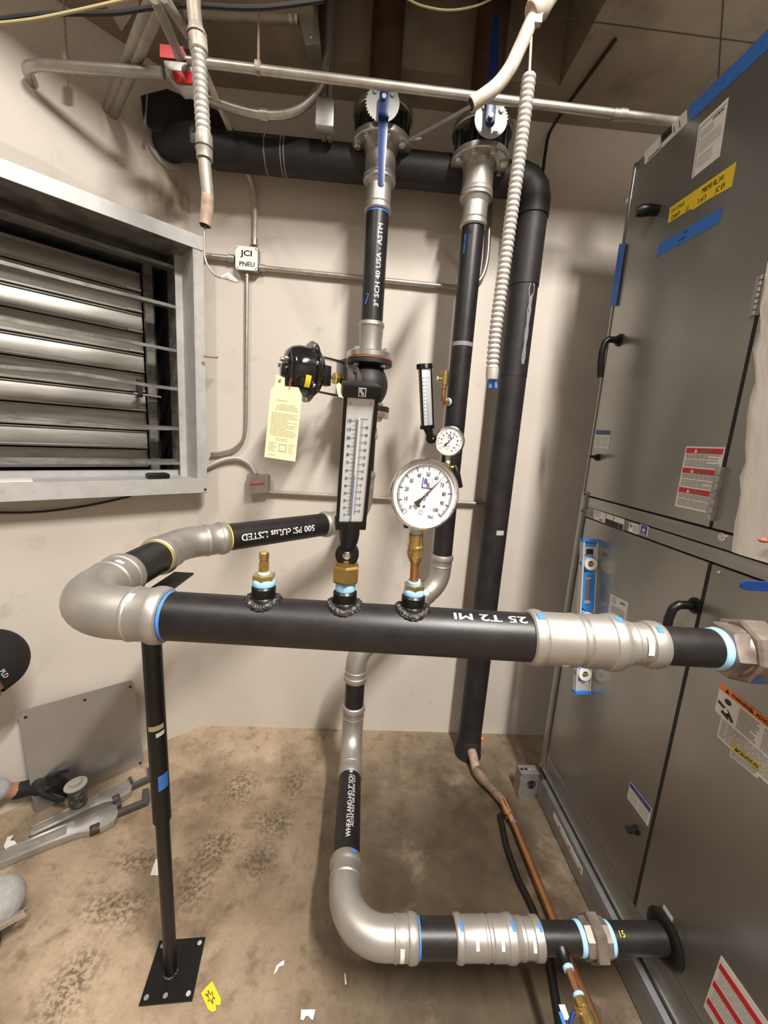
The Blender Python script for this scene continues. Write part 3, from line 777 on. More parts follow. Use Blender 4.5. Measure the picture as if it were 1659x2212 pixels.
def old_riser(c, zf, label):
    t = thing('old_riser_pipe', label, 'pipe', (c.x, c.y, zf), 'old brown pipes rising into the ceiling opening')
    MB().cyl((c.x, c.y, zf), (c.x, c.y, HI - .02), .058, 28).build('pipe', 'rust_dark', t)
    f = flange('pipe_flange', t, V((c.x, c.y, zf + .024)), UP, .113, .024, 'flange_al', 8, .092, side=1, br=.010)
    return t
mat('rust_dark', (0.11, 0.06, 0.032), 0.6, 0.1, (0.05, 0.03, 0.02), 9)

def gear_disc(c, r, n0, n1, ri):
    """notch plate outline in the XZ plane with teeth between two angles"""
    out = []
    N = 72
    for i in range(N):
        a = 2 * PI * i / N; d = math.degrees(a)
        rr_ = r
        if n0 <= d <= n1: rr_ = r * (1.06 if i % 2 else .95)
        out.append(V((c.x + rr_ * math.cos(a), c.y, c.z + rr_ * math.sin(a))))
    return out

def butterfly(c, zl, zu, label, plate_c, lever_a, lever_b, teeth):
    t = thing('butterfly_valve', label, 'valve', (c.x, c.y, zl), 'lever valves under the ceiling')
    b = MB().lathe((c.x, c.y, zl + .001), UP, [(0, .080), (.004, .088), (zu - zl - .005, .088), (zu - zl - .001, .080)], 36).build('valve_body', 'blackgloss', t)
    zm = (zl + zu) / 2
    for i in range(8):
        a = 2 * PI * i / 8 + .2
        MB().cyl((c.x + .092 * math.cos(a), c.y + .092 * math.sin(a), zl + .001), (c.x + .092 * math.cos(a), c.y + .092 * math.sin(a), zu - .001), .014, 12).build('lug', 'blackgloss', b)
    MB().cyl((c.x, c.y - .07, zm), (plate_c.x, plate_c.y + .004, plate_c.z), .026, 20).build('neck', 'blackgloss', t)
    p = MB().prism(gear_disc(plate_c, .0575, *teeth, 0), V((0, .004, 0))).build('notch_plate', 'plate_zinc', t)
    for a in (.7, 2.3, 5.2):
        q = plate_c + V((.042 * math.cos(a), -.001, .042 * math.sin(a)))
        MB().hexp(q, (0, -1, 0), .007, .009, .1).build('bolt', 'bolt', p)
    d = (lever_b - lever_a); L = d.length; d.normalize(); s = V((-d.z, 0, d.x))
    def lp(f, w): return lever_a + d * (L * f) + s * w
    w0, w1 = .0165, .0135
    out = [lp(0, 0) + d * (-.016 * math.sin(PI * i / 8)) + s * (w0 * math.cos(PI * i / 8)) for i in range(9)]
    out += [lp(.12, -w0), lp(.22, -.0175), lp(.62, -.0145), lp(.70, -w1)]
    out += [lp(1, 0) + d * (.010 * math.sin(PI * i / 8)) - s * (w1 * .85 * math.cos(PI * i / 8)) for i in range(9)]
    out += [lp(.70, w1), lp(.62, .0145), lp(.22, .0175), lp(.12, w0)]
    lv_ = MB().prism(out, V((0, .006, 0))).build('lever', 'lever_blue', t, bev=.0015)
    MB().hexp(lever_a + V((0, -.001, 0)) + d * .012, (0, -1, 0), .010, .0085, .1).build('bolt', 'bolt', lv_)
    MB().cyl(lever_a + d * .012 + V((0, .006, 0)), V((lever_a.x, plate_c.y, lever_a.z)) + V((0, 0.002, 0)) + d * .012, .012, 14).build('stem', 'black', t)
    return t

zl1 = at1(822, 300); zu1 = at1(826, 262)
zf1 = at1(822, 318)
old_riser(R1, zu1, 'rusty brown pipe rising into the ceiling above the left lever valve')
butterfly(R1, zf1 + .012, zu1, 'black lever valve with blue handle hanging down, left riser', PY(827, 222, 1.60), PY(830, 203, 1.575), PY(823, 396, 1.575), (150, 250))
zf2 = at2(1030, 352); zu2 = at2(1036, 296)
old_riser(R2, zu2, 'rusty brown pipe rising into the ceiling above the right lever valve')
butterfly(R2, zf2 + .012, zu2, 'black lever valve with blue handle pointing up, right riser', PY(1061, 257, 1.585), PY(1059, 262, 1.56), PY(1072, 36, 1.56), (-1, 80))

def adapter(t, c, zf, z1, z2, z3):
    """flange hub, big press bead, taper, small press socket. zf flange, z1 taper start, z2 taper end, z3 lower end"""
    p = V((c.x, c.y, zf - .010)); L = zf - .010
    prof = [(0, .066), (.012, .062), (.02, .0585), (L - z1 - .034, .0585), (L - z1 - .030, .061), (L - z1 - .018, .0625), (L - z1 - .014, .0600), (L - z1 - .011, .063),
            (L - z1 - .003, .062), (L - z1, .056), (L - z2, .0475), (L - z2 + .01, .0475), (L - z3 - .03, .0480), (L - z3 - .026, .046), (L - z3 - .023, .050), (L - z3 - .006, .0525), (L - z3, .048)]
    a = MB().lathe(p, (0, 0, -1), prof, 44).build('flange_adapter', 'zinc', t, 26)
    return a

# ---- left riser down to the control valve
ris = thing('left_riser', 'black steel riser with white stencil between the left lever valve and the control valve', 'pipe', (R1.x, R1.y, at1(803, 742)))
flange('pipe_flange', ris, V((R1.x, R1.y, zf1 + .012)), UP, .113, .024, 'flange_al', 8, .092, br=.0135)
adapter(ris, R1, zf1, at1(818, 397), at1(817, 406), at1(815, 461))
zt = at1(815, 461); zb = at1(804, 722)
MB().cyl((R1.x, R1.y, zb), (R1.x, R1.y, zt + .01), PR, 36).build('pipe', 'blackpipe', ris)
ring('marker_line', ris, (R1.x, R1.y, zt - .004), UP, PR * 1.012, .004, 'marker_blue')
m = MB(); m.text_cyl('3" SCH 40 USA - ASTM', (R1.x, R1.y, at1(815, 583)), UP, V((.30, -1, 0)), PR, .020, .5, 1.12); m.build('pipe_stencil', 'stencil', ris)
m = MB(); zz = at1(790, 650)
m.sweep([V((R1.x, R1.y, zz)) + V((math.cos(a) * (PR + .0012), math.sin(a) * (PR + .0012), dz)) for a, dz in ((4.02, -.022), (4.15, -.006), (4.28, .012), (4.18, .016), (4.05, .012))], .0016, 6); m.build('marker_scribble', 'marker_blue', ris)
zs1 = PY(803, 742, R1.y - .09).z
zc0 = at1(804, 697)
prof = [(0, .0475), (.004, .052), (.016, .053), (.020, .050), (.024, .0485), (.055, .0485), (.062, .047), (zc0 - zs1 + .01, .047)]
MB().lathe((R1.x, R1.y, zc0), (0, 0, -1), prof, 36).build('press_coupling', 'zinc', ris)

# ---- control valve
zg1 = PY(803, 769, R1.y - .09).z
zg2 = PY(800, 887, R1.y - .09).z
flange('pipe_flange', ris, V((R1.x, R1.y, zg1 + .0265)), UP, .095, .0245, 'flange_al', 4, .076, side=1, rot=.8, br=.012)
cv = thing('control_valve', 'cast black control valve with round black actuator sticking out left', 'valve', (R1.x, R1.y, zg2))
ring('gasket', cv, (R1.x, R1.y, zg1 + .0005), UP, .0925, .003, 'gasket')
ring('gasket', cv, (R1.x, R1.y, zg2), UP, .0925, .003, 'gasket')
flange('valve_flange', cv, V((R1.x, R1.y, zg1 - .001)), UP, .0945, .022, 'blackmatte', 4, .076, rot=.8, br=.012)
flange('valve_flange', cv, V((R1.x, R1.y, zg2 + .0235)), UP, .0945, .022, 'blackmatte', 4, .076, side=1, rot=.8, br=.012)
zm = (zg1 + zg2) / 2 + .004; hh = (zg1 - zg2) / 2
BC = V((R1.x, R1.y, zm))
prof = []
for i in range(25):
    f_ = -1 + 2 * i / 24; d = f_ * (hh - .02)
    bulge = .052 + .030 * max(0, math.cos(f_ * PI / 2 * 1.15)) ** .8
    prof.append((d, bulge))
MB().lathe(BC, UP, prof, 36).build('valve_body', 'blackmatte', cv)
AC = PY(668, 795, 1.615)                     # clamp ring centre of the actuator
ad = (AC - BC); ad.z *= .5; adl = ad.length; ad.normalize()
MB().lathe(BC, ad, [(0, .055), (.070, .055), (.074, .066), (.088, .066), (.090, .052), (.120, .052), (.124, .046)], 32).build('bonnet', 'bonnet', cv)
for k in range(4):
    a_, u_, w_ = frame(ad); q = BC + ad * .088 + (u_ * math.cos(k * PI / 2 + .6) + w_ * math.sin(k * PI / 2 + .6)) * .058
    MB().hexp(q, ad, .008, .008, .1).build('bolt', 'bonnet', cv)
a_, u_, w_ = frame(ad)          # u_ horizontal, w_ up-ish
if w_.z < 0: w_ = -w_
hn = ad.cross(UP).normalized()
yo = MB()
yo.box(BC + ad * .128, (.010, .075, .150), (ad, hn, UP))
for s_ in (1, -1): yo.box(BC + ad * (.128 + (adl - .03 - .128) / 2) + UP * (.066 * s_), (adl - .03 - .128, .030, .007), (ad, hn, UP))
yo.build('yoke', 'blackgloss', cv, bev=.002)
MB().hexp(BC + ad * .135, ad, .026, .024, .12).build('packing_nut', 'brass', cv)
MB().cyl(BC + ad * .16, BC + ad * (adl - .02), .006, 12).build('valve_stem', 'chrome', cv)
m = MB(); m.box(BC + ad * (adl - .065), (.035, .05, .075), (ad, hn, UP)); m.build('stem_clamp', 'black', cv, bev=.003)
A = BC + ad * adl
act = MB().lathe(A, -ad, [(-.002, .112), (.004, .113), (.006, .096), (.02, .090), (.034, .078), (.045, .05), (.047, .03)], 40).build('actuator_cover', 'blackgloss', cv)
dome = MB().lathe(A, ad, [(.0, .113), (.005, .114), (.008, .098), (.010, .0945), (.030, .092), (.055, .089), (.078, .080), (.092, .066), (.098, .045), (.100, .02)], 44).build('actuator_housing', 'blackgloss', cv)
for k in range(8):
    a = 2 * PI * k / 8 + .2; q = A + (u_ * math.cos(a) + w_ * math.sin(a)) * .1045
    MB().hexp(q + ad * .004, ad, .008, .0075, .1).build('bolt', 'bolt', dome)
for da, up_off in ((.02, .03), (-.03, .028), (.05, .012)):
    q = A + ad * .095 + hn * da + UP * up_off
    MB().cyl(q, q + ad * .012, .008, 12).build('port_screw', 'bolt', dome)
q = A + ad * .097 + hn * -.012 - UP * .012
MB().lathe(q, ad, [(0, .026), (.012, .026), (.016, .020)], 20).build('spring_cap', 'blackgloss', dome)
# yellow sticker wrapped on the dome, towards the camera
cd = (O0 - A); cd = (cd - ad * cd.dot(ad)).normalized(); td = ad.cross(cd).normalized()
vs = []; fs = []
for i in range(7):
    th = -.62 + .52 * i / 6
    e = cd * math.cos(th) + (UP - ad * UP.dot(ad)).normalized() * math.sin(th)
    vs += [A + ad * .022 + e * .0945, A + ad * .042 + e * .0925]
for i in range(6): fs.append((2 * i, 2 * i + 1, 2 * i + 3, 2 * i + 2))
MB().add(vs, fs).build('yellow_sticker', 'yellow', dome)
# ---- tags on the valve
TY = 1.47
def tagface(tl, tr, bl, y=TY): return Face(PY(*tl, y), PY(*tr, y - .01), PY(*bl, y), V((0, -1, 0)))
F = tagface((588, 812), (656, 822), (571, 987))
tg = thing('paper_tag', 'long pale yellow instruction tag hanging from the round actuator', 'tag', F.p(.5, 1))
o = F.poly(MB(), [(.12, -.02), (.40, .0), (.42, .10), (.86, .09), (1.0, .18), (1.02, 1), (0, 1), (0, .17), (.11, .10)], 0, .0008).build('card', 'tagpaper', tg)
mk = MB(); F.lines(mk, .22, .27, .6, .29, 1, .5, seed=41); F.lines(mk, .2, .32, .95, .40, 4, .4, seed=42, center=True); F.lines(mk, .1, .43, .95, .72, 17, .35, seed=43); F.lines(mk, .3, .74, .7, .78, 2, .3, seed=46, center=True)
F.lines(mk, .1, .80, .36, .92, 6, .3, seed=44); F.lines(mk, .75, .80, .95, .92, 6, .3, seed=45); F.lines(mk, .1, .95, .35, .97, 2, .3, seed=47); mk.build('fine_print', 'tagprint', o)
mk = MB()
for a0, b0, a1, b1 in ((.44, .81, .68, .816), (.44, .895, .68, .901), (.44, .81, .455, .9), (.665, .81, .68, .9)): F.quad(mk, a0, b0, a1, b1, .0012)
mk.build('stamp', 'inkgrey', o)
MB().lathe(F.p(.25, .05, -.0002), F.n, [(0, .006), (.0016, .006)], 14).build('eyelet', 'rust', tg)
MB().sweep([A + ad * .10 + UP * -.03, F.p(.3, .02, .012), F.p(.25, .05, .002)], .0009, 6).build('tag_wire', 'bolt', tg)
MB().sweep([F.p(.62, .0, .01), F.p(.60, .06, .006), F.p(.58, .13, .002)], .0014, 6).build('tag_tie', 'gasket', tg)
F = Face(PY(725, 825, 1.58), PY(741, 828, 1.60), PY(728, 858, 1.58), V((0, -1, 0)))
tg = thing('paper_tag', 'small yellow tag hanging from the brass packing nut', 'tag', F.p(.5, 1))
o = F.poly(MB(), [(0, .2), (.5, 0), (1, .3), (1.0, 1.0), (.2, .95)], 0, .0008).build('card', 'tagpaper', tg)
mk = MB(); F.lines(mk, .3, .35, .9, .85, 6, .35, seed=51); mk.build('fine_print', 'tagprint', o)
MB().sweep([BC + ad * .15 - UP * .02, F.p(.5, .1, .002)], .0008, 6).build('tag_wire', 'bolt', tg)

# ================================================================== HEADER RUN
HZ = 1.24; HR = 0.0460; SR = 0.0368
def hp(x, y): return PZ(x, y, HZ)
hA = V((-0.384, 0.729, HZ)); hB = V((0.60, 0.690, HZ)); hd = (hB - hA).normalized()
def hx(px):          # point on the header axis for an image column
    r = ray(px, 1350); 
    k = (hA.x * r.y - hA.y * r.x) / (hd.y * r.x - hd.x * r.y)
    return hA + hd * k
hdr = thing('header_pipe_run', 'large black and grey pipe run looping from the control valve to the cabinet', 'pipe', (0, .72, HZ - HR))
# below the control valve
MBz = zg2 - .003
flange('pipe_flange', hdr, V((R1.x, R1.y, zg2 - .0016)), UP, .0945, .023, 'flange_al', 4, .076, rot=.8, br=.012)
zc1 = at1(793, 948); z0_ = zg2 - .022
MB().lathe((R1.x, R1.y, z0_), (0, 0, -1), [(0, .047), (z0_ - zc1 - .05, .0445), (z0_ - zc1 - .045, .0485), (z0_ - zc1 - .022, .0485), (z0_ - zc1 - .018, .052), (z0_ - zc1 - .005, .053), (z0_ - zc1, .0475)], 36).build('press_coupling', 'zinc', hdr)
# corner points of the run
C1 = V((R1.x, R1.y, HZ)); C2 = V((-0.562, 1.215, HZ)); 
d12 = (C2 - C1).normalized()
C3 = V((-0.566, hA.y + .0, HZ))
C3 = hA - hd * (hA.x + 0.566) / hd.x
o, e_in, e_out = press_elbow('press_elbow', hdr, C1, (0, 0, -1), d12, .115, .045, .10)
MB().cyl(e_in + UP * -.012, (R1.x, R1.y, zc1 + .01), PR, 32).build('pipe', 'blackpipe', hdr)
ring('marker_line', hdr, e_in + UP * .004, UP, PR * 1.012, .004, 'marker_blue')
ring('marker_line', hdr, (R1.x, R1.y, zc1 - .003), UP, PR * 1.012, .003, 'yellow')
o, f_in, f_out = press_elbow('press_elbow', hdr, C2, d12, (0, -1, 0), .115, .046, .095)
MB().cyl(e_out - d12 * .012, f_in + d12 * .012, HR, 36).build('pipe', 'blackpipe', hdr)
ring('marker_line', hdr, f_in - d12 * .003, d12, HR * 1.012, .004, 'yellow')
m = MB(); mid_ = (e_out + f_in) / 2
m.text_cyl('500 PSI cULus LISTED', mid_ + d12 * .02, d12, V((.45, -1, .10)), HR, .024, .5, 1.0); m.build('pipe_stencil', 'stencil', hdr)
o, g_in, g_out = press_elbow('press_elbow', hdr, C3, (0, -1, 0), hd, .118, HR, .088)
MB().cyl(f_out + YA * .012, g_in - YA * .012, HR, 36).build('pipe', 'blackpipe', hdr)
ring('marker_line', hdr, f_out - YA * .002, YA, HR * 1.012, .003, 'yellow')
hR = hx(1142)
MB().cyl(g_out - hd * .014, hR + hd * .02, HR, 48).build('header_pipe', 'blackpipe', hdr)
ring('marker_line', hdr, g_out + hd * .004, hd, HR * 1.012, .006, 'marker_blue')
m = MB(); m.text_cyl('25 T2 MI', hx(1052), -hd, V((0, -.42, 1)), HR, .016, .5, 1.75); m.build('pipe_stencil', 'stencil', hdr)
# reducer: big bead, coupling body, taper, small socket
hS = hx(1432); Lr = (hS - hR).length
r_ = HR
prof = [(0, r_ * 1.06), (.003, r_ * 1.13), (.010, r_ * 1.175), (.018, r_ * 1.18), (.0225, r_ * 1.16), (.0235, r_ * 1.115), (.026, r_ * 1.09), (Lr * .315, r_ * 1.09), (Lr * .325, r_ * 1.11), (Lr * .35, r_ * 1.11), (Lr * .37, r_ * 1.055),
        (Lr * .40, r_ * 1.055), (Lr * .415, r_ * 1.115), (Lr * .575, r_ * 1.115), (Lr * .585, r_ * 1.165), (Lr * .62, r_ * 1.19), (Lr * .655, r_ * 1.175), (Lr * .668, r_ * 1.10), (Lr * .69, r_ * 1.06), (Lr * .725, SR * 1.10), (Lr * .735, SR * 1.15), (Lr * .765, SR * 1.15),
        (Lr * .78, SR * 1.085), (Lr * .872, SR * 1.095), (Lr * .88, SR * 1.19), (Lr * .92, SR * 1.235), (Lr * .965, SR * 1.225), (Lr * .99, SR * 1.17), (Lr, SR * 1.05)]
red = MB().lathe(hR, hd, prof, 56).build('reducer', 'zinc', hdr, 24)
def patch(name, parent, c, ax, r, th0, th1, w, m):     # small curved sticker or mark on a pipe
    ax = V(ax).normalized(); rd = V((0, 0, 1)); rd = (rd - ax * rd.dot(ax)).normalized(); tu = ax.cross(rd); n = 6; vs = []; fs = []
    for i in range(n + 1):
        th = th0 + (th1 - th0) * i / n; e = rd * math.cos(th) + tu * math.sin(th)
        vs += [c + e * r - ax * w / 2, c + e * r + ax * w / 2]
    for i in range(n): fs.append((2 * i, 2 * i + 1, 2 * i + 3, 2 * i + 2))
    return MB().add(vs, fs).build(name, m, parent)
front = 1 if hd.cross(UP).y < 0 else -1
def fr(a): return a      # angles measured from the top towards the camera
axf = hd if hd.cross(UP).y < 0 else hd
sgn = -1 if axf.cross(UP).y > 0 else 1
patch('marker_dab', red, hR + hd * .014, hd, HR * 1.195, sgn * .15, sgn * .45, .012, 'marker_blue')
patch('marker_dab', red, hR + hd * Lr * .635, hd, HR * 1.195, sgn * .1, sgn * .35, .012, 'marker_blue')
patch('marker_dab', red, hR + hd * Lr * .925, hd, SR * 1.26, sgn * .3, sgn * .6, .010, 'marker_blue')
patch('sticker', red, hR + hd * Lr * .835, hd, SR * 1.15, sgn * .75, sgn * 1.6, .011, 'white')
patch('sticker', red, hR + hd * Lr * .25, hd, HR * 1.105, sgn * 2.2, sgn * 2.45, .014, 'white')
hU = hx(1556)
MB().cyl(hS - hd * .012, hU + hd * .02, SR, 40).build('pipe', 'blackpipe', hdr)
MB().lathe(hU - hd * .008, hd, [(0, SR * 1.0), (.002, SR * 1.06), (.010, SR * 1.10), (.018, SR * 1.05)], 36).build('thread_tape', 'tape_thread', hdr)
mat('malleable', (0.20, 0.165, 0.14), 0.45, 0.6, (0.34, 0.28, 0.24), 22, bump=0.05)
un = MB().hexp(hU + hd * .006, hd, .034, SR * 1.40, .04).build('union_end', 'malleable', hdr, 25)
MB().lathe(hU + hd * .030, hd, [(0, SR * 1.2), (.008, SR * 1.36), (.022, SR * 1.40)], 40).build('union_collar', 'malleable', hdr)
MB().lathe(hU + hd * .036, hd, [(0, SR * 1.55), (.004, SR * 1.70), (.048, SR * 1.70), (.052, SR * 1.5)], 8).build('union_nut', 'malleable', hdr, 25)
MB().lathe(hU + hd * .086, hd, [(0, SR * 1.30), (.025, SR * 1.30), (.027, SR * 1.04)], 8).build('union_end', 'malleable', hdr, 25)
MB().cyl(hU + hd * .10, hU + hd * ((XF - hU.x) / hd.x), SR, 32).build('pipe', 'blackpipe', hdr)
patch('marker_dab', hdr, hU + hd * .045, hd, SR * 1.72, sgn * 2.0, sgn * 2.3, .02, 'tape_blue')
for (pp, ax_, rr2, o_) in ((g_out - hd * .055, hd, HR, .35), (g_in - V((0, .05, 0)), YA, HR, .2)):
    patch('sticker', hdr, pp, ax_, rr2 * 1.115, sgn * o_, sgn * (o_ + .35), .012, 'white')

def weldolet(c, parent):
    t0 = V((c.x, c.y, HZ + HR))
    b = MB().lathe(t0 - UP * .006, UP, [(0, .026), (.008, .024), (.012, .0205), (.017, .0225), (.030, .0225), (.034, .019)], 30).build('weld_outlet', 'black', parent)
    m = MB(); n = 40; pts = []
    for i in range(n + 1):
        a = 2 * PI * i / n; x = .027 * math.cos(a); y = .027 * math.sin(a)
        z = math.sqrt(max(1e-6, (HR) ** 2 - y * y)) - HR
        pts.append(t0 + V((x, y, z + .001)))
    m.sweep(pts, [.0065 + .0016 * (i % 2) for i in range(n + 1)], 8, False); m.build('weld_bead', 'weld', b)
    return t0 + UP * .028
W1 = weldolet(hx(569), hdr); W2 = weldolet(hx(742), hdr); W3 = weldolet(hx(888), hdr)
def tape(parent, c, r, h, name='thread_tape'):
    return MB().lathe(c, UP, [(0, r), (.002, r * 1.04), (h * .8, r), (h, r * .93)], 24).build(name, 'tape_thread', parent)

# test plug
t = thing('test_plug', 'short brass test plug on the left welded outlet of the big pipe', 'plug', W1)
tape(t, W1, .0205, .013)
MB().hexp(W1 + UP * .012, UP, .010, .0215, .1).build('bushing', 'brass', t, 25)
tape(t, W1 + UP * .022, .011, .004)
MB().hexp(W1 + UP * .026, UP, .020, .0098, .08).build('plug_body', 'brass', t, 25)
MB().lathe(W1 + UP * .046, UP, [(0, .008), (.004, .008), (.005, .0092), (.017, .0092), (.019, .007)], 20).build('plug_cap', 'brass', t)

# ---- industrial thermometer on the header
def thermometer(root, bot, top, width, toward, stem_pts, digits=True):
    """bot/top: centre of case face at both ends"""
    z = (top - bot); H = z.length; z.normalize()
    n = (toward - (bot + top) / 2); n = (n - z * n.dot(z)).normalized(); x = z.cross(n) * -1
    x = n.cross(z) * -1 if (n.cross(z)).x < 0 else n.cross(z)
    def p(a, b, c=0.0): return bot + x * (a * width) + z * (b * H) + n * c
    def bxx(mb, a0, a1, b0, b1, c0, c1): return mb.prism([p(a0, b0, c0), p(a1, b0, c0), p(a1, b1, c0), p(a0, b1, c0)], n * (c1 - c0))
    wd2 = .5
    case = MB().prism([p(-.5, 0, 0), p(-.32, 0, -.028), p(.32, 0, -.028), p(.5, 0, 0)], z * H).build('case', 'black', root)
    bxx(MB(), -.5, -.395, .0, .93, 0, .004).build('bezel', 'black', case); bxx(MB(), .395, .5, .0, .93, 0, .004).build('bezel', 'black', case)
    bxx(MB(), -.5, .5, -.005, .055, -.02, .006).build('bezel', 'black', case)
    cap = MB().prism([p(-.54, .93, .007), p(-.54, .93, -.022), p(-.36, .93, -.034), p(.36, .93, -.034), p(.54, .93, -.022), p(.54, .93, .007)], z * (H * .075)).build('top_cap', 'black', root, bev=.0015)
    sc_ = MB(); bxx(sc_, -.395, .395, .055, .93, .0006, .0012); scale_o = sc_.build('scale_plate', 'scale', root)
    F = Face(p(-.395, .93, .0012), p(.395, .93, .0012), p(-.395, .055, .0012), n)
    b0, b1 = .935, .165        # 0 and 120 degrees
    mk = MB()
    for d in range(0, 121, 1 if digits else 10):
        bb_ = b0 + (b1 - b0) * d / 120
        ln = .10 if d % 10 == 0 else (.085 if d % 5 == 0 else .05)
        wv = .0016 if d % 10 == 0 else .0008
        if d % 10 == 0: F.quad(mk, .44 - .20, bb_ - wv, .44, bb_ + wv, .0004, .0001)
        elif d % 5 == 0: F.quad(mk, .44 - .16, bb_ - wv, .44, bb_ + wv, .0004, .0001)
        else: F.quad(mk, .44 - .08, bb_ - wv, .44, bb_ + wv, .0004, .0001)
        if d % 10 == 0: F.text(mk, str(d), .215, bb_, .025, 1.0, .0006, True, .62)
    for c in range(-17, 50, 1 if digits else 5):
        fdeg = c * 9 / 5 + 32; bb_ = b0 + (b1 - b0) * fdeg / 120
        if c % 5 == 0: F.quad(mk, .56, bb_ - .0016, .74, bb_ + .0016, .0004, .0001); F.text(mk, str(abs(c)), .755, bb_, .025, 0, .0006, True, .62) if -16 < c < 48 else None
        else: F.quad(mk, .56, bb_ - .0008, .65, bb_ + .0008, .0004, .0001)
    F.text(mk, 'F', .13, .045, .022, .5, .0006, False, .6); F.text(mk, 'C', .86, .035, .022, .5, .0006, False, .6)
    F.quad(mk, .36, .148, .82, .151, .0004, .0001)
    mk.build('scale_print', 'ink', scale_o)
    MB().cyl(p(-.012, .06, .0022), p(-.012, .80, .0022), .0019, 10).build('glass_tube', 'scale', scale_o)
    MB().cyl(p(-.012, .06, .0041), p(-.012, .42, .0041), .0006, 8).build('indicator_fluid', 'tape_blue', scale_o)
    lf = Face(p(-.105, .995, .0075), p(.105, .995, .0075), p(-.105, .942, .0075), n)
    lg = lf.quad(MB(), 0, 0, 1, 1, .0002, .0003).build('logo_plate', 'white', root)
    mk = MB(); lf.quad(mk, .08, .08, .92, .92, .0008, .0001); mk.build('logo_field', 'ink', lg)
    mw = MB(); lf.text(mw, 'B', .32, .32, .42, .5, .0012, True); lf.text(mw, 'R', .62, .68, .42, .5, .0012, True); mw.build('lettering', 'white', lg)
    return x, z, n
tb = PY(757, 1140, .70); tt = PY(782, 834, .628)
th1 = thing('dial_thermometer', 'large black-cased column thermometer on the big pipe, numbered 0 to 120', 'thermometer', W2)
x_, z_, n_ = thermometer(th1, tb, tt, .0545, O0 + V((.10, 0, -.05)), None)
tape(th1, W2, .0185, .018)
MB().hexp(W2 + UP * .017, UP, .034, .0265, .1).build('union_nut', 'brass', th1, 25)
MB().hexp(W2 + UP * .050, UP, .014, .0225, .1).build('well_nut', 'brass', th1, 25)
pv = PY(750, 1196, .708)
MB().sweep([W2 + UP * .060, W2 + UP * .072, pv], [.0135, .012, .012], 18).build('stem', 'black', th1)
bl_ = MB().lathe(pv + V((0, .016, 0)), (0, -1, 0), [(0, .018), (.006, .0215), (.024, .0215), (.026, .018), (.028, .0175), (.029, .0135)], 30).build('swivel', 'black', th1)
MB().lathe(pv + V((0, -.0125, 0)), (0, -1, 0), [(0, .0075), (.002, .0075), (.004, .005)], 16).build('screw', 'chrome', bl_)
MB().sweep([pv + z_ * .015, pv.lerp(tb, .5) + z_ * .0, tb - z_ * .012, tb + z_ * .004 - n_ * .008], [.014, .0165, .0175, .0175], 20).build('neck', 'black', th1)
MB().lathe(tb - z_ * .028 - n_ * .008, z_, [(0, .0165), (.003, .0185), (.018, .0185), (.022, .016)], 14).build('swivel_nut', 'black', th1)

